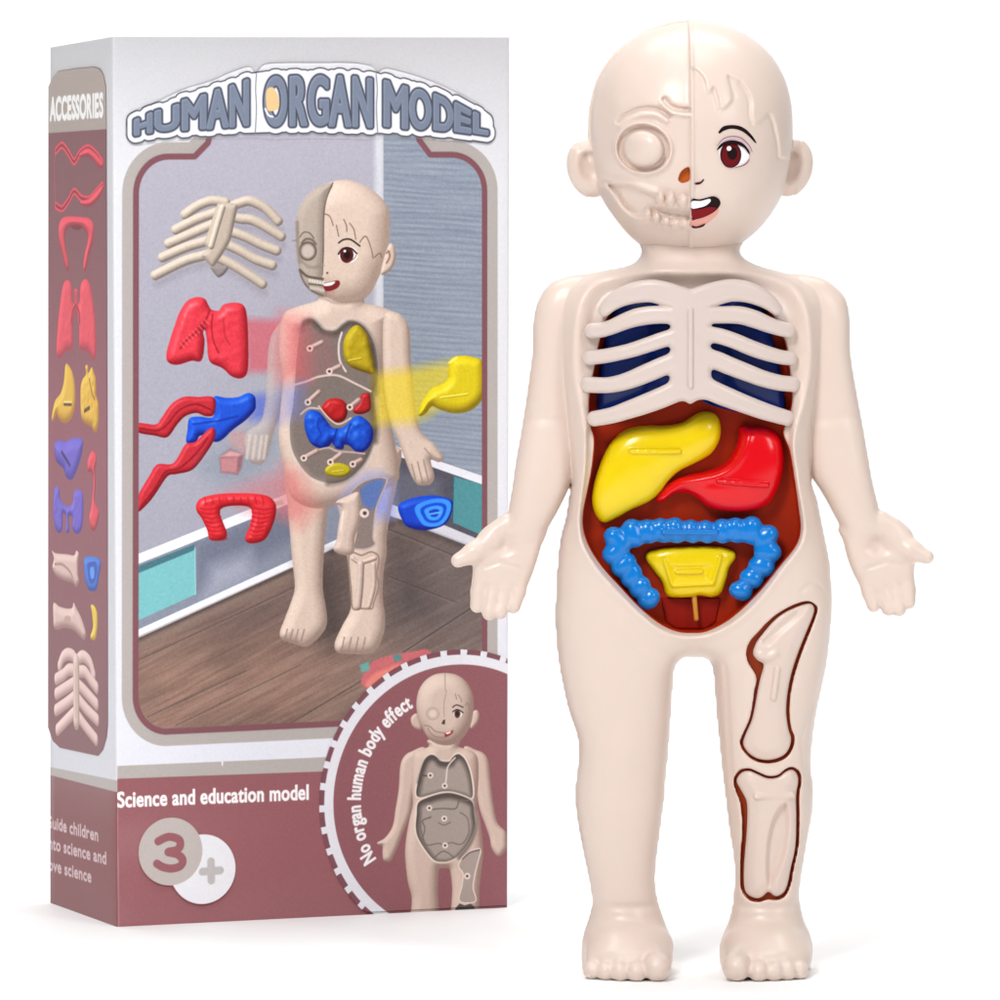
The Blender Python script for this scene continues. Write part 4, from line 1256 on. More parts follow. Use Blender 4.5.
A.line([(299, 274), (303, 285), (311, 294), (322, 299)], 1.6, (112, 100, 94), fe=.8)
A.line([(296.5, 225), (297, 245), (299, 265)], 2.6, (140, 128, 120), fe=1.8)
A.line([(301, 246), (305, 242), (311, 242.5), (315, 247)], 2.0, (110, 98, 91), fe=1.0)
for i in range(6):
    A.fill([(309 + 2.6 * i + a, 283.5 + 0.5 * i + b) for a, b in ((-1, -1.6), (1, -1.6), (1, 1.6), (-1, 1.6))], (220, 208, 198), fe=.6)
    A.fill([(310 + 2.5 * i + a, 291 + 0.5 * i + b) for a, b in ((-1, -1.5), (1, -1.5), (1, 1.5), (-1, 1.5))], (206, 194, 184), fe=.6)
A.line([(308, 287), (316, 288), (324, 289)], 1.4, (104, 92, 86), fe=.6)
hairc = (124, 98, 88)
for l_ in ([(70, 432), (95, 445), (112, 490)], [(128, 490), (140, 545)], [(165, 460), (178, 490), (180, 520)], [(195, 480), (215, 510), (225, 560)], [(245, 575), (275, 545), (300, 600), (312, 655)], [(320, 650), (345, 630), (355, 650)]):
    A.line(cB(l_), 1.0, hairc, fe=.5)
def disc(x, y, a, b, col, fe=.5):
    A.fill([(x + a * math.cos(t), y + b * math.sin(t)) for t in np.linspace(0, 2 * math.pi, 20)[:-1]], col, fe=fe)
A.line(cB([(140, 578), (165, 562), (200, 562), (245, 594)]), 1.6, (58, 40, 40), fe=.5)
disc(347.4, 257.6, 9.6, 8.4, (244, 236, 234))
disc(346, 257.8, 6.8, 8.2, (92, 38, 40))
disc(346.4, 257.6, 3.2, 4.4, (36, 16, 18))
disc(344, 254, 1.4, 1.4, (250, 246, 246))
A.line(cB([(138, 635), (160, 608), (200, 606), (230, 632)]), 1.6, (46, 30, 32), fe=.5)
A.line(cB([(190, 672), (215, 660), (228, 640)]), .8, (120, 80, 84), fe=.4)
disc(326.4, 276, 1.0, 1.0, (90, 60, 56))
A.fill(cB([(66, 785), (110, 772), (138, 768), (146, 785), (130, 808), (90, 822), (70, 815)]), (128, 44, 50), smooth=True)
A.fill(cB([(66, 785), (110, 774), (122, 776), (105, 792), (70, 796)]), (244, 238, 236), smooth=True)
A.line(cB([(85, 835), (115, 826)]), 1.4, (206, 140, 134), fe=.6)
A.line([(320, 300), (335, 306), (352, 306), (362, 302)], 2.0, (150, 130, 122), fe=1.6, alpha=.7)

# --- more flying parts: bowel, stomach, bladder
colon = cF([(355, 90), (380, 60), (450, 42), (540, 36), (640, 38), (710, 50), (745, 82), (752, 120), (740, 180), (700, 262), (640, 286), (602, 276), (600, 250), (622, 190), (632, 140), (615, 104), (540, 98), (482, 110), (472, 140), (490, 190), (506, 232), (498, 262), (458, 273), (420, 265), (408, 220), (380, 160), (356, 125)])
A.line([(262, 512), (281, 506)], 5, (196, 150, 150), fe=1, smooth=False)
A.puff(colon, (234, 62, 72), 7, dark=(146, 22, 34), spec=.45, lump=.2)
for i in range(8):
    y = 512 + 4.4 * i
    A.line([(200 + i * 1.6, y), (207 + i * 1.7, y + 1.6), (218 + i * 1.2, y - .4)], 1.0, (164, 28, 40), fe=.7, alpha=.8)
    A.line([(272 - i * 1.8, y), (264 - i * 1.7, y + 1.6), (252 - i * .4, y - .4)], 1.0, (164, 28, 40), fe=.7, alpha=.8)
for i in range(9):
    x = 204 + 7.2 * i
    A.line([(x, 501.5), (x + 1.4, 508)], 1.0, (164, 28, 40), fe=.7, alpha=.7)
yst = cD([(738, 640), (756, 580), (805, 512), (860, 488), (886, 460), (890, 410), (905, 362), (950, 346), (1010, 352), (1060, 375), (1075, 450), (1070, 540), (1030, 600), (975, 630), (910, 634), (850, 618), (808, 600), (780, 632), (755, 648)])
A.puff(yst, (232, 212, 40), 11, dark=(140, 120, 16), spec=.3)
A.rod(cD([(852, 557), (985, 540)]), 2.6, (244, 228, 90), smooth=False, dark=(150, 130, 20))
A.line(cD([(895, 380), (930, 356)]), 2.4, (246, 232, 110), fe=.8)
A.puff(cE([(388, 400), (450, 362), (560, 346), (650, 366), (660, 405), (640, 470), (600, 502), (520, 520), (440, 505), (408, 470)]), (34, 88, 214), 8, dark=(14, 40, 140), spec=.2)
for k_, c_ in ((1.0, (70, 150, 246)), (.72, (28, 84, 206)), (.52, (76, 158, 250)), (.28, (24, 70, 190))):
    A.fill([(434 + (x - 434) * k_, 517 + (y - 517) * k_) for x, y in cE([(470, 410), (520, 375), (600, 362), (652, 385), (640, 450), (600, 495), (540, 502), (500, 480)])], c_, smooth=True, fe=.7)
A.line(cE([(545, 440), (600, 430)]), 1.8, (110, 176, 250))
A.A[sl] = 128 + (A.A[sl] - 128) * 1.14 - 4
g_ = A.rng.normal(size=A.A[sl].shape[:2]).astype(f32)
A.A[sl] += (blur2(g_, 1.6) * 8 + blur2(g_, 0.7) * 2)[..., None]
A.A[sl] = keep[sl] * (1 - pic[..., None]) + A.A[sl] * pic[..., None]
out = np.ones((A.m, A.n), bool)
out[sl] = False
A.A[out] = keep[out]

# footer
foot_ = [(100, 781.6), (325, 773.5), (520, 767), (520, 960), (100, 960)]
A.fill([(100, 769), (325, 759.5), (520, 752), (520, 960), (100, 960)], BEIGE)
A.fill(foot_, MAROON)
# round inset
cc = A.P([(457, 800)])[0]
sl, X, Y = A.reg([cc], 160)
R = np.hypot(X - cc[0], Y - cc[1])
TH = np.arctan2(Y - cc[1], X - cc[0])
A.mix(sl, A.cov(R - 151.5), (124, 76, 86))
A.mix(sl, A.cov(R - 146.5), WHITE)
per = 2 * math.pi / 42
tk = (np.abs((TH + .03) / per - np.round((TH + .03) / per)) * per * 149 < 3.6) & (R < 151.8)
A.mix(sl, tk.astype(f32), WHITE)
A.mix(sl, A.cov(R - 136.5), (142, 88, 94))
# doll in the inset
def jI(p): return off(310, 730, 5, p)
def jH(p): return off(360, 660, 6.25, p)
sk_c = (222, 198, 184)
def sp(pts, r, col=sk_c, **k):
    k.setdefault('dark', (150, 122, 112))
    k.setdefault('spec', .04)
    A.puff(pts, col, r, **k)
sp(jI([(575, 108), (500, 120), (462, 150), (446, 200), (440, 300), (424, 400), (408, 490), (370, 545), (332, 568), (340, 580), (358, 585), (358, 620), (362, 652), (380, 662), (402, 655), (430, 600), (442, 570), (470, 500), (500, 420), (520, 300)]), 6)
sp(jI([(765, 104), (832, 113), (870, 132), (890, 170), (900, 260), (915, 380), (935, 470), (975, 515), (982, 560), (978, 600), (950, 634), (928, 628), (905, 590), (895, 540), (870, 470), (845, 400), (825, 300)]), 6)
sp(jI([(590, 60), (590, 95), (520, 118), (505, 180), (505, 300), (510, 380), (492, 460), (475, 560), (472, 640), (485, 760), (505, 840), (510, 960), (632, 960), (636, 800), (640, 705), (655, 695), (690, 695), (700, 720), (708, 800), (712, 960), (830, 960), (845, 780), (862, 640), (860, 550), (845, 440), (832, 380), (840, 250), (835, 150), (800, 112), (740, 95), (740, 60)]), 12, n=4)
cavu = jH([(352, 862), (360, 760), (395, 645), (435, 608), (470, 618), (498, 645), (555, 648), (580, 618), (612, 603), (655, 640), (690, 740), (697, 868), (620, 850), (520, 832), (440, 852)])
cavl = jI([(538, 372), (590, 345), (660, 326), (720, 328), (802, 362), (815, 420), (820, 485), (795, 560), (740, 630), (700, 655), (660, 662), (610, 648), (545, 560), (526, 500), (530, 430)])
for c_ in (cavu, cavl):
    A.fill(c_, (232, 212, 200), smooth=True, grow=1.8)
    A.fill(c_, (84, 73, 69), smooth=True)
    A.fill([(x + .8, y + 2.2) for x, y in c_], (164, 150, 142), smooth=True, grow=-3.2, fe=3.2)
for c_ in (cavu, cavl):
    k0 = len(c_) * 3 // 5
    A.line([(x + .4, y + 2.4) for x, y in c_[1:k0]], 3.4, (78, 67, 62), fe=2, alpha=.75)
A.line(jH([(590, 625), (545, 680), (535, 750), (530, 790)]), 1.6, (222, 206, 196))
A.line(jI([(555, 560), (570, 500), (560, 460), (600, 445)]), 1.2, (110, 98, 92))
A.line(jI([(600, 440), (550, 470), (560, 540), (580, 580), (640, 572), (670, 585), (700, 568), (755, 575), (790, 520), (785, 450), (750, 420)]), 1.2, (116, 102, 96))
A.line(jI([(605, 405), (660, 400), (725, 400), (745, 360), (790, 362)]), 1.4, (112, 98, 92))
A.line(jI([(640, 470), (665, 482), (700, 468)]), 1.2, (120, 106, 100))
A.line(jI([(620, 640), (665, 610), (715, 640)]), 1.2, (112, 98, 92))
A.line(jI([(545, 235), (590, 240)]), 1.6, (90, 78, 74))
for p_ in ((598, 237), (670, 288), (593, 398), (668, 450), (672, 582)):
    q = jI([p_])[0]
    disc(q[0], q[1], 3.0, 3.0, (226, 210, 200))
    disc(q[0], q[1], 1.1, 1.1, (50, 40, 40))
A.fill(jI([(750, 660), (790, 620), (840, 600), (848, 615), (835, 660), (820, 720), (810, 790), (825, 850), (790, 862), (745, 850), (760, 780), (765, 720), (745, 690)]), (232, 212, 200), smooth=True, grow=1.2)
A.fill(jI([(750, 660), (790, 620), (840, 600), (848, 615), (835, 660), (820, 720), (810, 790), (825, 850), (790, 862), (745, 850), (760, 780), (765, 720), (745, 690)]), (168, 152, 144), smooth=True)
A.line(jI([(760, 650), (795, 618), (845, 604)]), 1.6, (110, 96, 90))
q = jI([(783, 733)])[0]
disc(q[0], q[1], 3.2, 3.2, (230, 212, 204)); disc(q[0], q[1], 1.2, 1.2, (50, 40, 40))
A.fill(jI([(725, 890), (745, 868), (770, 878), (800, 868), (822, 885), (822, 960), (725, 960)]), (84, 72, 70), smooth=False)
# its head
hd = jH([(530, 100), (600, 112), (655, 150), (695, 215), (707, 290), (700, 370), (680, 440), (640, 500), (590, 538), (530, 548), (470, 535), (420, 500), (385, 440), (360, 380), (347, 300), (360, 215), (400, 150), (460, 110)])
sp(jH([(355, 355), (325, 362), (312, 390), (325, 430), (360, 450), (380, 440)]), 3)
sp(jH([(700, 345), (728, 330), (742, 360), (732, 405), (700, 440), (685, 430)]), 3)
sp(hd, 18, col=(226, 204, 190))
A.line(jH([(528, 104), (528, 200), (535, 215), (520, 290), (522, 370)]), .9, (168, 142, 130), fe=.5)
q = jH([(450, 352)])[0]
disc(q[0], q[1], 6.6, 6.4, (172, 148, 136)); disc(q[0], q[1], 5.6, 5.4, (222, 200, 186))
disc(q[0], q[1], 4.6, 4.4, (172, 148, 136)); disc(q[0], q[1], 4.0, 3.8, (224, 202, 190))
A.line(jH([(398, 425), (430, 430), (470, 462), (530, 472)]), 1.1, (150, 124, 112), fe=.5)
A.line(jH([(420, 440), (435, 470), (470, 495), (530, 500)]), 1.1, (150, 124, 112), fe=.5)
A.fill(jH([(505, 415), (515, 392), (528, 388), (526, 418)]), (70, 46, 42))
A.fill(jH([(528, 470), (560, 462), (578, 452), (572, 475), (545, 492), (526, 495)]), (150, 50, 48), smooth=True)
A.fill(jH([(528, 470), (560, 462), (564, 470), (540, 480)]), (244, 238, 236))
q = jH([(607, 352)])[0]
disc(q[0], q[1], 4.4, 4.4, (242, 232, 228)); disc(q[0] - .4, q[1] + .2, 3.0, 4.2, (84, 44, 40)); disc(q[0] - .4, q[1], 1.4, 1.8, (30, 16, 16))
A.line(jH([(575, 312), (600, 298), (640, 312)]), 1.2, (60, 40, 38), fe=.5)
A.line(jH([(576, 340), (605, 326), (640, 345)]), 1.2, (50, 34, 34), fe=.5)
for l_ in ([(592, 230), (600, 262)], [(610, 235), (628, 262), (630, 280)], [(655, 300), (668, 285), (678, 318)]):
    A.line(jH(l_), .8, (140, 112, 100), fe=.5)
# words round the inset
def arc(t0, r):
    def f(s_):
        a = t0 + s_ / r
        return (cc + r * np.array([math.cos(a), math.sin(a)]), np.array([-math.sin(a), math.cos(a)]))
    return f
r_b = 107.0
a0 = math.radians(180 - 33)
A.text('No organ human body effect', arc(a0, r_b), 20.5, (240, 236, 238), bold=0.75, total=r_b * math.radians(95.5), track=.02)

# slogan and age mark
b0, b1 = A.P([(117.5, 809)])[0], A.P([(309, 801)])[0]
dr = (b1 - b0) / np.linalg.norm(b1 - b0)
A.text('Science and education model', lambda t: (b0 + dr * t, dr), 21.5, (246, 242, 244), bold=0.7, total=np.linalg.norm(b1 - b0), track=.03)
q = A.P([(170, 852.6)])[0]
def fdisc(c, r, col):
    A.fill([(c[0] + r * math.cos(t), c[1] + r * math.sin(t)) for t in np.linspace(0, 2 * math.pi, 48)[:-1]], col, face=True)
q2 = A.P([(202.2, 870)])[0]
fdisc(q2, 35, (232, 231, 236))
fdisc(q, 34, (190, 180, 176))
J = lambda p: off(105, 770, 4.545, p)
A.line(J([(240, 330), (285, 310), (330, 320), (340, 345), (325, 368), (285, 378), (325, 388), (350, 412), (340, 440), (300, 452), (260, 445), (234, 430)]), 8.2, (150, 92, 98))
A.line(J([(478, 420), (480, 505)]), 8.0, (190, 184, 184), smooth=False)
A.line(J([(440, 466), (520, 460)]), 8.0, (190, 184, 184), smooth=False)
A.fill([(221, 764), (222.6, 764), (222.4, 768), (221.4, 768)], (250, 248, 250))

# title: one rounded letter after another under its own arch
TT = [('H', 58, 106, 176, 158, 219, 212), ('U', 109, 173, 154, 137, 211, 203), ('M', 177, 240, 126, 112, 206, 202), ('A', 239, 296, 106, 92, 203, 198), ('N', 296, 346, 90, 74, 198, 194),
      ('O', 383, 441, 68, 64, 196, 196), ('R', 446, 492, 66, 64, 195, 194), ('G', 492, 546, 64, 64, 194, 194), ('A', 544, 602, 63, 66, 196, 197), ('N', 603, 655, 66, 72, 197, 199),
      ('M', 681, 744, 76, 92, 196, 202), ('O', 745, 803, 92, 108, 201, 206), ('D', 806, 858, 110, 130, 205, 210), ('E', 858, 903, 132, 152, 209, 214), ('L', 905, 946, 156, 172, 213, 218)]
def title_segs(ch, x0, x1, t0, t1, b0_, b1_):
    S_, a, b = glyph(ch)
    ymin, ymax = S_[:, [1, 3]].min(), S_[:, [1, 3]].max()
    def T(q):
        u = (q[:, 0] - a) / (b - a)
        w_ = (q[:, 1] - ymin) / (ymax - ymin)
        i = 4.6
        X0, X1 = x0 + i, x1 - i
        top = (t0 + (t1 - t0) * u) + i
        bot = (b0_ + (b1_ - b0_) * u) - i
        return A.P(off(110, 50, 2.5, np.c_[X0 + (X1 - X0) * u, bot + (top - bot) * w_]))
    return np.c_[T(S_[:, :2]), T(S_[:, 2:])]
segs = [title_segs(*t) for t in TT]
allp = np.concatenate([g_[:, :2] for g_ in segs])
sl, X, Y = A.reg(allp, 20)
words = [(0, 5), (5, 10), (10, 15)]
dist = [sdf_segs(g_, X, Y) for g_ in segs]
dall = np.minimum.reduce(dist)
hull = []
for (i0, i1) in words:
    # the white plate fills the counters and gaps of its word
    d_ = np.minimum.reduce(dist[i0:i1])
    core = []
    for t in TT[i0:i1]:
        qd = A.P(off(110, 50, 2.5, [(t[1] + 9, t[3] + 9), (t[2] - 9, t[4] + 9), (t[2] - 9, t[6] - 9), (t[1] + 9, t[5] - 9)]))
        core.append(sdf_poly(qd, X, Y))
    hull.append(np.minimum(d_, np.minimum.reduce(core)))
for g4 in ([(338, 84), (392, 76), (392, 188), (338, 190)], [(648, 76), (688, 88), (688, 190), (648, 190)]):
    hull.append(sdf_poly(A.P(off(110, 50, 2.5, g4)), X, Y))
plate = np.minimum.reduce(hull)
sh = np.roll(np.roll(plate, int(2.6 * A.S), 0), int(0.6 * A.S), 1)
A.mix(sl, A.cov(sh - 8.6, 1.4) * .8, (112, 112, 118))
A.mix(sl, A.cov(np.roll(plate, -int(1.5 * A.S), 0) - 8.8, 2.6) * .4, (150, 150, 158))
A.mix(sl, A.cov(plate - 9.6), (74, 76, 84))
A.mix(sl, A.cov(plate - 8.3), (240, 240, 247))
for g2 in ([(364, 62), (362, 100), (364, 150), (361, 212)], [(663, 62), (666, 100), (664, 150), (667, 212)]):
    A.line(off(110, 50, 2.5, g2), 1.1, (120, 122, 132), fe=.6)
A.mix(sl, A.cov(dall - 4.6), (206, 206, 216))
A.mix(sl, A.cov(dall - 3.6), (66, 71, 86))
A.mix(sl, A.cov(dall - 1.9, .7), (120, 130, 150))
lite = np.roll(np.roll(dall, int(1.2 * A.S), 0), int(.8 * A.S), 1)
A.mix(sl, A.cov(dall - 1.6) * A.cov(-(lite - 1.2), 1.0) * .55, (158, 167, 186))
A.fill(off(110, 50, 2.5, [(390, 148), (388, 110), (396, 96), (410, 100), (420, 128), (418, 150), (400, 156)]), (250, 196, 140), smooth=True)
A.line(off(110, 50, 2.5, [(386, 150), (394, 166), (404, 170)]), 2.0, (246, 240, 238))
# edge highlight of the card's folds, painted into the print as pale lines
fold_highlight = np.clip(1 - np.abs(A.u - 1.6) / 1.3, 0, 1)[None, :] * (0.55 + 0.45 * A.noise(full, None, 9, 1.57, 3))
A.mix(full, np.clip(fold_highlight, 0, 1) * .6, (236, 228, 230))
fold_highlight = np.clip(1 - (A.W - A.u) / 1.2, 0, 1)[None, :] * (0.4 + 0.6 * A.noise(full, None, 7, 1.57, 4))
A.mix(full, np.clip(fold_highlight, 0, 1) * .5, (236, 228, 230))
# paper: the faint tooth of the print
nz = A.rng.normal(size=(A.m, A.n)).astype(f32)
A.A += (blur2(nz, 1.0) * 5)[..., None]
A.A *= 1.02
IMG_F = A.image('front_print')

# ---------------------------------------------------------------- narrow side
Z = Art(SC, SW, BH, 2.2, 7)
vv = (Z.v / BH)[:, None, None]
Z.A[:] = np.array((206, 205, 208)) * (1 - vv) + np.array((214, 214, 222)) * vv  # darker than the front: the side's weaker light is put into the print
strip = [(48.6, 96), (48.8, 84), (53, 75), (58, 69.8), (75, 67), (94, 65), (99.5, 66.5), (103.5, 72), (106, 83), (106.6, 120), (107.6, 500), (107.8, 712), (106.6, 725), (103, 738), (98, 744.5), (80, 741), (60, 737), (53, 730), (48.4, 716)]
Q = Z.P(strip)
sl, X, Y = Z.reg(Q, 4)
d = sdf_poly(Q, X, Y)
Z.mix(sl, Z.cov(d), (126, 80, 84))
k_ = np.exp(-((Y - 420) / 190) ** 2)
Z.mix(sl, Z.cov(d) * k_ * .6, (164, 92, 110))
Z.mix(sl, Z.cov(d) * Z.cov(sdf_poly(Z.P([(40, 40), (120, 30), (120, 121.5), (40, 128)]), X, Y)), (172, 158, 150))
def txt(s_, a, b, size, col, bold, alpha=1.0):
    a, b = Z.P([a])[0], Z.P([b])[0]
    dd = (b - a) / np.linalg.norm(b - a)
    Z.text(s_, lambda t: (a + dd * t, dd), size, col, bold=bold, total=np.linalg.norm(b - a), alpha=alpha, track=.02)
txt('ACCESSORIES', (50.5, 115), (103.5, 110.5), 33, (244, 242, 242), 1.6)
ac = lambda p: off(40, 120, 6.25, p)
PINK, PDK = (246, 82, 98), (150, 40, 58)
def pf(pts, col, r, dark, **k):
    k.setdefault('spec', .12)
    Z.puff(pts, col, r, dark=dark, **k)
Z.line(ac([(100, 150), (90, 250), (100, 470)]), 2.2, (190, 70, 88))
for ln in ([(100, 150), (140, 115), (180, 160), (215, 210), (250, 160), (300, 128), (350, 160), (390, 210)], [(100, 470), (140, 488), (180, 440), (215, 385), (260, 425), (310, 430), (350, 390), (392, 345)]):
    Z.line(ac(ln), 8, (226, 70, 88))
    Z.line(ac(ln), 2.6, (140, 32, 52))
pf(ac([(250, 160), (300, 130), (350, 160), (395, 210), (392, 245), (370, 245), (340, 210), (300, 180), (255, 185)]), PINK, 8, PDK, lump=.35)
pf(ac([(255, 445), (310, 425), (350, 385), (392, 345), (392, 385), (360, 440), (310, 475), (265, 468)]), PINK, 8, PDK, lump=.35)
pf(ac([(120, 590), (150, 540), (240, 535), (310, 545), (340, 590), (335, 680), (310, 760), (290, 850), (272, 850), (280, 760), (300, 680), (295, 640), (260, 600), (190, 600), (160, 640), (165, 720), (180, 800), (182, 850), (165, 850), (140, 760), (120, 680)]), PINK, 10, PDK)
Z.fill(ac([(195, 590), (260, 588), (250, 612), (215, 612)]), (120, 26, 44), smooth=True)
ad = lambda p: off(40, 260, 6.25, p)
pf(ad([(150, 60), (180, 40), (200, 80), (205, 160), (215, 180), (215, 105), (225, 90), (238, 105), (240, 180), (250, 160), (255, 70), (285, 30), (315, 70), (335, 170), (350, 300), (352, 480), (335, 520), (300, 470), (250, 450), (245, 330), (235, 250), (220, 240), (208, 330), (205, 450), (165, 470), (130, 515), (105, 480), (112, 330), (130, 160)]), PINK, 12, (176, 50, 70), lump=.2)
Z.line(ad([(222, 110), (222, 190)]), 2.4, (150, 36, 56))
Z.line(ad([(225, 190), (205, 230), (200, 300)]), 3, (150, 36, 56))
Z.line(ad([(225, 190), (245, 230), (250, 300)]), 3, (150, 36, 56))
YE, YD = (246, 200, 70), (176, 120, 24)
pf(ad([(160, 560), (175, 550), (205, 600), (222, 690), (222, 800), (200, 880), (160, 912), (125, 895), (105, 860), (85, 905), (75, 880), (95, 780), (130, 730), (150, 660)]), YE, 12, YD)
Z.fill(ad([(150, 790), (200, 790), (200, 806), (150, 806)]), (96, 62, 24))
Z.fill(ad([(150, 776), (200, 776), (200, 786), (150, 786)]), (252, 226, 140))
pf(ad([(285, 560), (300, 555), (305, 600), (325, 565), (338, 600), (350, 640), (355, 740), (368, 800), (365, 920), (345, 968), (320, 930), (280, 910), (258, 860), (255, 700), (268, 640), (288, 610)]), YE, 10, YD, lump=.35)
Z.line(ad([(280, 835), (310, 815)]), 4, (96, 62, 24))
Z.line(ad([(310, 640), (325, 720), (340, 760)]), 3, (170, 118, 24))
ae = lambda p: off(40, 410, 6.25, p)
VI, VD = (122, 104, 214), (70, 50, 150)
pf(ae([(95, 100), (130, 80), (160, 90), (210, 65), (265, 70), (268, 130), (250, 210), (225, 280), (200, 325), (165, 310), (150, 260), (110, 220), (95, 170)]), VI, 14, VD)
Z.line(ae([(138, 155), (188, 235)]), 4, (52, 34, 110))
pf(ae([(95, 380), (120, 375), (128, 440), (150, 480), (180, 490), (205, 470), (215, 400), (240, 385), (268, 410), (272, 520), (262, 630), (230, 665), (205, 630), (205, 560), (180, 560), (185, 650), (165, 650), (165, 560), (145, 540), (140, 640), (115, 660), (92, 600), (85, 480)]), VI, 8, VD, lump=.25)
pf(ae([(325, 145), (350, 165), (355, 220), (345, 270), (350, 330), (345, 450), (370, 520), (365, 580), (345, 640), (320, 630), (308, 560), (320, 500), (328, 440), (335, 340), (325, 280), (300, 270), (300, 200)]), PINK, 8, PDK, lump=.2)
BO, BD = (236, 206, 196), (160, 120, 116)
pf(ae([(78, 775), (100, 790), (170, 795), (215, 800), (228, 770), (245, 790), (240, 850), (240, 920), (245, 970), (225, 1000), (205, 975), (150, 960), (100, 930), (80, 880), (88, 830)]), BO, 8, BD)
Z.line(ae([(95, 860), (140, 860), (185, 900), (205, 940)]), 3, (176, 138, 132))
pf(ae([(278, 820), (320, 805), (365, 815), (382, 850), (370, 930), (355, 1010), (325, 1025), (300, 1005), (280, 930)]), (70, 128, 226), 8, (30, 70, 160))
Z.fill(ae([(300, 850), (350, 840), (358, 900), (340, 970), (310, 970), (300, 900)]), (36, 82, 180), smooth=True)
Z.fill(ae([(315, 880), (338, 875), (338, 940), (318, 940)]), (90, 150, 240), smooth=True)
af = lambda p: off(40, 560, 5.55, p)
pf(af([(78, 150), (110, 170), (150, 180), (180, 175), (188, 145), (205, 180), (230, 230), (255, 310), (250, 352), (235, 350), (190, 305), (140, 290), (85, 300), (75, 230)]), BO, 10, BD)
Z.fill(af([(140, 225), (168, 225), (168, 258), (140, 258)]), (196, 160, 150), smooth=True)
pf(af([(283, 160), (300, 158), (318, 200), (320, 280), (308, 350), (285, 352), (282, 330), (295, 280), (290, 210)]), (246, 216, 74), 6, (180, 140, 30))
for ln in ([(205, 485), (185, 450), (155, 440), (128, 460), (110, 510)], [(205, 485), (225, 455), (250, 455), (280, 490), (298, 555)], [(195, 530), (160, 530), (130, 560), (92, 585)], [(195, 600), (150, 630), (92, 670)], [(195, 680), (150, 720), (90, 765)], [(195, 770), (150, 820), (98, 878)],
           [(210, 540), (250, 540), (285, 590), (315, 630)], [(210, 610), (250, 650), (315, 725)], [(210, 690), (255, 750), (318, 815)], [(210, 790), (250, 850), (312, 930)]):
    Z.rod(af(ln), 13, (238, 206, 200), dark=(178, 140, 136), spec=.05)
Z.rod(af([(202, 490), (203, 820)]), 20, (232, 204, 194), dark=(170, 140, 128), spec=.05)
Z.line(af([(202, 530), (202, 790)]), 7, (206, 180, 164))
Z.fill([(30, 754), (48, 757.2), (117, 770), (130, 772), (130, 960), (30, 960)], (180, 171, 167))
Z.fill([(30, 762), (48, 765.6), (117, 782.4), (130, 785), (130, 960), (30, 960)], (138, 88, 90))
for s_, a, b in (('Guide children', (46.5, 821), (98.5, 835)), ('into science and', (46.5, 843.5), (106.5, 859.5)), ('love science', (46.5, 866.5), (91.5, 879.5))):
    txt(s_, a, b, 17.5, (216, 194, 198), 0.7, .9)
nz = Z.rng.normal(size=(Z.m, Z.n)).astype(f32)
Z.A += (blur2(nz, 1.0) * 5)[..., None]
Z.A *= 1.05
IMG_S = Z.image('side_print')
# ---------------------------------------------------------------- the carton
def paper(name, img):
    m = bpy.data.materials.new(name)
    m.use_nodes = True
    nt = m.node_tree
    b = nt.nodes['Principled BSDF']
    t = nt.nodes.new('ShaderNodeTexImage')
    t.image = img
    t.extension = 'EXTEND'
    t.interpolation = 'Cubic'
    nt.links.new(t.outputs['Color'], b.inputs['Base Color'])
    nz = nt.nodes.new('ShaderNodeTexNoise')
    nz.inputs['Scale'].default_value = 22
    nz.inputs['Detail'].default_value = 2
    tc = nt.nodes.new('ShaderNodeTexCoord')
    nt.links.new(tc.outputs['Object'], nz.inputs['Vector'])
    bp = nt.nodes.new('ShaderNodeBump')
    bp.inputs['Strength'].default_value = 0.12
    bp.inputs['Distance'].default_value = 0.002
    nt.links.new(nz.outputs['Fac'], bp.inputs['Height'])
    nt.links.new(bp.outputs['Normal'], b.inputs['Normal'])
    b.inputs['Roughness'].default_value = 0.36
    b.inputs['Specular IOR Level'].default_value = 0.35
    b.inputs['IOR'].default_value = 1.45
    return m
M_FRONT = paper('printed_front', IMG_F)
M_SIDE = paper('printed_side', IMG_S)
M_CARD = plastic('plain_card', (226, 225, 230), 0.45)
M_EDGE = plastic('dark_card_seam', (70, 52, 54), 0.6)

def at_depth(px, py, d):
    return Vector(((px - 500) * d / FPX, d, HC - (py - 250) * d / FPX))
def floor_depth(py):
    return HC * FPX / (py - 250)
dFL, dFR, dBL = floor_depth(927), floor_depth(907.5), floor_depth(902)
bFL, bFR, bBL = at_depth(117, 927, dFL), at_depth(508, 907.5, dFR), at_depth(48, 902, dBL)
tFL, tFR, tBL = at_depth(112, 37, dFL), at_depth(510, 37.5, dFR), at_depth(48.5, 48, dBL)
bBR, tBR = bFR + bBL - bFL, tFR + tBL - tFL
box_at = (bFL + bFR + bBL + bBR) / 4
box = empty('toy_box', (box_at.x, box_at.y, 0), 'tall white and maroon printed carton with arched title, standing behind the doll', 'toy box')

def fpos(u, v, lift=0.0):
    """point of the front face: u across, v down, both 0..1"""
    p = (tFL * (1 - u) + tFR * u) * (1 - v) + (bFL * (1 - u) + bFR * u) * v
    n = (tFR - tFL).cross(bFL - tFL).normalized()
    if n.y > 0:
        n = -n
    return p + n * lift
def spos(u, v, lift=0.0):
    p = (tBL * (1 - u) + tFL * u) * (1 - v) + (bBL * (1 - u) + bFL * u) * v
    n = (tFL - tBL).cross(bBL - tBL).normalized()
    if n.x > 0:
        n = -n
    return p + n * lift
R_ = 0.0011     # rounded fold of the card
ur, sr = R_ / 0.133, R_ / 0.07
cols = []       # (top, bottom, u, which)
for u in (sr * 2.2, *np.linspace(.1, .9, 9), 1 - sr):
    cols.append((spos(u, 0), spos(u, 1), u, 1))
nc_top, nc_bot = tFL, bFL
a0, a1 = spos(1 - sr, 0), fpos(ur, 0)
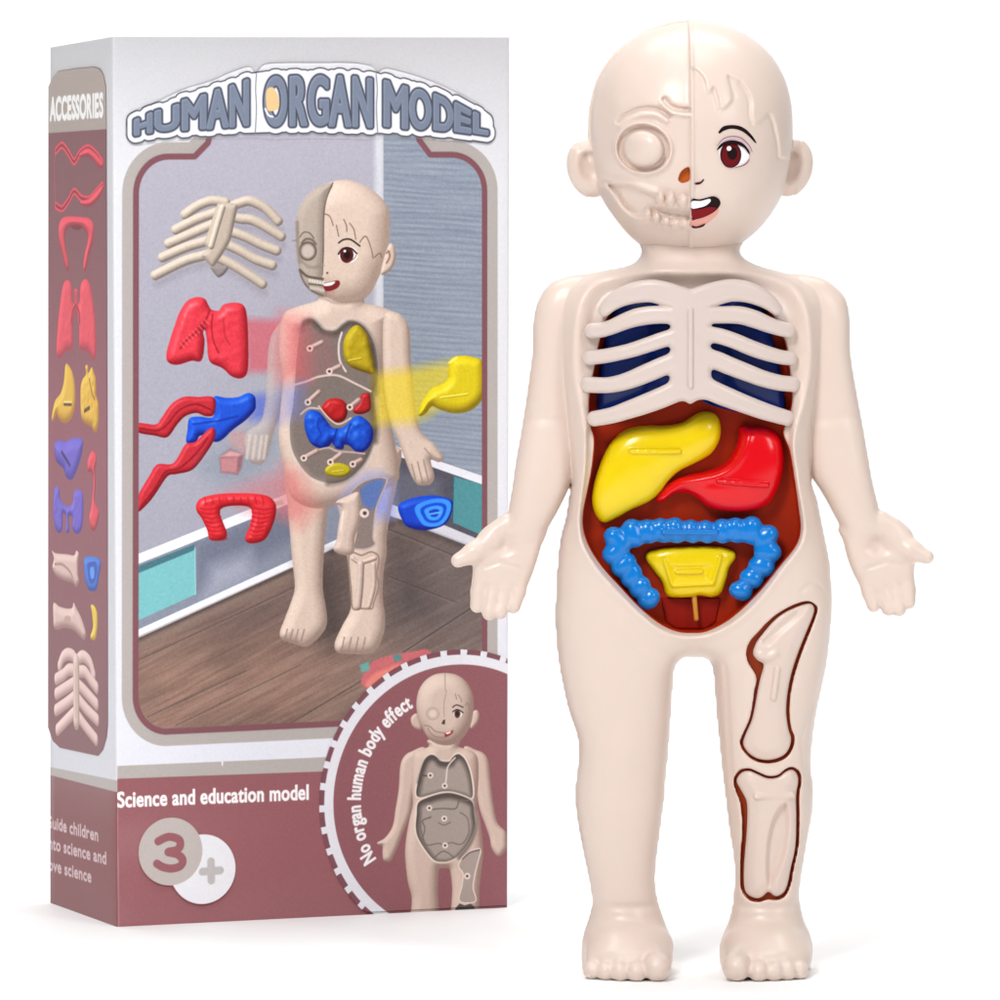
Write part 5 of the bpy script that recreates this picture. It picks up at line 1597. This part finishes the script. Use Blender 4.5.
c0, c1 = spos(1 - sr, 1), fpos(ur, 1)
for i in range(1, 5):
    t = i / 5
    def bez(p, q, r): return p * (1 - t) ** 2 + q * 2 * t * (1 - t) + r * t * t
    cols.append((bez(a0, tFL, a1), bez(c0, bFL, c1), ur * t if t >= .5 else 1 - sr * (1 - t), 0 if t >= .5 else 1))
for u in (ur, *np.linspace(.06, .94, 12), 1 - ur):
    cols.append((fpos(u, 0), fpos(u, 1), u, 0))
for t in (.25, .5, .75):
    e0, e1 = fpos(1 - ur, 0), tFR + (tBR - tFR).normalized() * R_
    g0, g1 = fpos(1 - ur, 1), bFR + (bBR - bFR).normalized() * R_
    cols.append((e0 * (1 - t) ** 2 + tFR * 2 * t * (1 - t) + e1 * t * t, g0 * (1 - t) ** 2 + bFR * 2 * t * (1 - t) + g1 * t * t, 1, 0))
cols.append((tFR + (tBR - tFR).normalized() * R_, bFR + (bBR - bFR).normalized() * R_, 1, 2))
cols.append((tBR, bBR, 1, 2))
cols.append((tBL + (tBR - tBL).normalized() * R_ * 2, bBL + (bBR - bBL).normalized() * R_ * 2, 0, 2))
V, Fc, UV, MI = [], [], [], []
rows = np.linspace(0, 1, 7)
for (t, b_, u, k) in cols:
    for r in rows:
        V.append(t * (1 - r) + b_ * r)
n, m = len(cols), len(rows)
for i in range(n):
    j = (i + 1) % n
    k = cols[i][3] if cols[i][3] == cols[j][3] else (1 if 1 in (cols[i][3], cols[j][3]) and 0 in (cols[i][3], cols[j][3]) else 2)
    for r in range(m - 1):
        Fc.append([i * m + r, i * m + r + 1, j * m + r + 1, j * m + r])
        ui, uj = cols[i][2], cols[j][2]
        if k == 1 and cols[j][3] == 0:
            uj = 1
        UV.append([(ui, 1 - rows[r]), (ui, 1 - rows[r + 1]), (uj, 1 - rows[r + 1]), (uj, 1 - rows[r])])
        MI.append(k)
Fc.append([i * m for i in range(n)][::-1]); UV.append([(0, 0)] * n); MI.append(2)
Fc.append([i * m + m - 1 for i in range(n)]); UV.append([(0, 0)] * n); MI.append(3)
me = bpy.data.meshes.new('carton')
me.from_pydata(V, [], Fc)
uvl = me.uv_layers.new(name='print')
uvl.data.foreach_set('uv', np.array([q for f in UV for q in f], f32).ravel())
me.polygons.foreach_set('material_index', MI)
sm = np.array([len(f) == 4 and not (i // (m - 1)) >= n - 2 for i, f in enumerate(Fc)])
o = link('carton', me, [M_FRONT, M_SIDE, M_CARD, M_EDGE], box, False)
me.polygons.foreach_set('use_smooth', sm)
me.update()

def panel(name, art, pts, pos, mat, lift, smooth=True, face=False, label=None, n=5):
    """one printed part of the carton, cut out along its own outline"""
    Q = np.asarray(pts, float) if face else art.P(pts)
    if smooth:
        Q = catmull(Q, n)
    Q[:, 0] = np.clip(Q[:, 0], 0.004 * art.W, 0.996 * art.W)
    Q[:, 1] = np.clip(Q[:, 1], 0.002 * art.H, 0.997 * art.H)
    keep_ = [0]
    for i in range(1, len(Q)):
        if np.linalg.norm(Q[i] - Q[keep_[-1]]) > 0.3 and np.linalg.norm(Q[i] - Q[0]) > 0.3:
            keep_.append(i)
    tv, tf = patch_tris(Q[keep_], 60)
    V = [pos(u / art.W, v / art.H, lift) for u, v in tv]
    F2 = []
    for t in tf:
        a, b_, c = (Vector(V[i]) for i in t)
        nn = (b_ - a).cross(c - a)
        F2.append(t if nn.dot(pos(.5, .5, 1) - pos(.5, .5, 0)) > 0 else t[::-1])
    me = bpy.data.meshes.new(name)
    me.from_pydata(V, [], F2)
    uvl = me.uv_layers.new(name='print')
    lv = np.array([l.vertex_index for l in me.loops])
    uvl.data.foreach_set('uv', np.c_[tv[lv, 0] / art.W, 1 - tv[lv, 1] / art.H].astype(f32).ravel())
    return link(name, me, mat, box, False, label)
L1 = 0.00012
panel('scene_picture', A, frame, fpos, M_FRONT, L1, smooth=False)
hull_pts = off(110, 50, 2.5, [(42, 225), (40, 190), (60, 158), (110, 136), (180, 102), (250, 80), (300, 58), (346, 44), (362, 60), (385, 38), (440, 34), (520, 34), (600, 34), (650, 42), (668, 58), (690, 48), (760, 66), (820, 88), (870, 112), (920, 140), (955, 180), (966, 215), (945, 232),
                              (860, 232), (760, 226), (690, 222), (640, 228), (560, 226), (480, 226), (400, 228), (352, 224), (260, 226), (180, 228), (100, 238), (60, 240)])
panel('title_lettering', A, hull_pts, fpos, M_FRONT, 2 * L1)
def ring(c, r, k=48):
    return [(c[0] + r * math.cos(t), c[1] + r * math.sin(t)) for t in np.linspace(0, 2 * math.pi, k, endpoint=False)]
panel('round_inset', A, ring(cc, 151.5, 96), fpos, M_FRONT, 2 * L1, smooth=False, face=True)
u_ = sdf_poly
b1_ = np.array(ring(q := A.P([(170, 852.6)])[0], 34.4)); b2_ = np.array(ring(q2, 35.4))
b1_ = b1_[np.hypot(*(b1_ - q2).T) > 35.4]; b2_ = b2_[np.hypot(*(b2_ - q).T) > 34.4]
def chain(a, b):
    i = int(np.argmax(np.linalg.norm(np.roll(a, -1, 0) - a, axis=1)) + 1)
    j = int(np.argmax(np.linalg.norm(np.roll(b, -1, 0) - b, axis=1)) + 1)
    return np.r_[np.roll(a, -i, 0), np.roll(b, -j, 0)]
panel('age_badge', A, chain(b1_, b2_), fpos, M_FRONT, 2 * L1, smooth=False, face=True)
panel('accessory_strip', Z, strip, spos, M_SIDE, L1, smooth=False)
# ---------------------------------------------------------------- table, backdrop, light, camera
def sweep():
    prof = [(-1.2, 0.0), (3.2, 0.0)]
    R = 0.8
    for i in range(1, 13):
        a = math.pi / 2 * i / 12
        prof.append((3.2 + R * math.sin(a), R - R * math.cos(a)))
    prof.append((4.0, 4.0))
    V, Fc = [], []
    for x in (-4, 4):
        V += [(x, y, z) for y, z in prof]
    n = len(prof)
    for i in range(n - 1):
        Fc.append([i, n + i, n + i + 1, i + 1])
    me = bpy.data.meshes.new('backdrop')
    me.from_pydata(V, [], Fc)
    m = plastic('white_paper', (247, 247, 247), 0.55, var=0.004, spec=0.2)
    o = link('backdrop', me, m, None, True)
    o['kind'] = 'structure'
sweep()

def area(name, loc, target, sx, sy, watts, col=(1, 1, 1)):
    L = bpy.data.lights.new(name, 'AREA')
    L.shape = 'RECTANGLE'
    L.size, L.size_y, L.energy, L.color = sx, sy, watts, col
    o = bpy.data.objects.new(name, L)
    COL.objects.link(o)
    o.location = loc
    o.rotation_euler = (Vector(target) - Vector(loc)).to_track_quat('-Z', 'Y').to_euler()
    return o
area('key_softbox', (-0.45, 0.45, 1.15), (0.0, 1.66, 0.20), 0.34, 0.5, 15.2)
area('fill_softbox', (0.85, 0.6, 0.85), (0.05, 1.64, 0.2), 0.3, 0.6, 4.6)
area('overhead_softbox', (0, 1.35, 1.7), (0, 1.5, 0), 1.0, 0.8, 9)
area('backdrop_lamp', (0, 2.5, 2.6), (0, 3.4, 0.3), 2.5, 0.8, 50)

w = bpy.data.worlds.new('World')
scene.world = w
w.use_nodes = True
w.node_tree.nodes['Background'].inputs[0].default_value = (1, 1, 1, 1)
w.node_tree.nodes['Background'].inputs[1].default_value = 0.16

cam = bpy.data.cameras.new('camera')
cam.sensor_width = 36
cam.lens = 36 * FPX / 1000
cam.shift_y = -0.25
cam.clip_start = 0.05
cam.clip_end = 50
co = bpy.data.objects.new('camera', cam)
COL.objects.link(co)
co.location = (0, 0, HC)
co.rotation_euler = (math.pi / 2, 0, 0)
scene.camera = co
scene.view_settings.view_transform = 'Standard'
scene.view_settings.look = 'None'
scene.view_settings.gamma = 1
scene.view_settings.exposure = 0
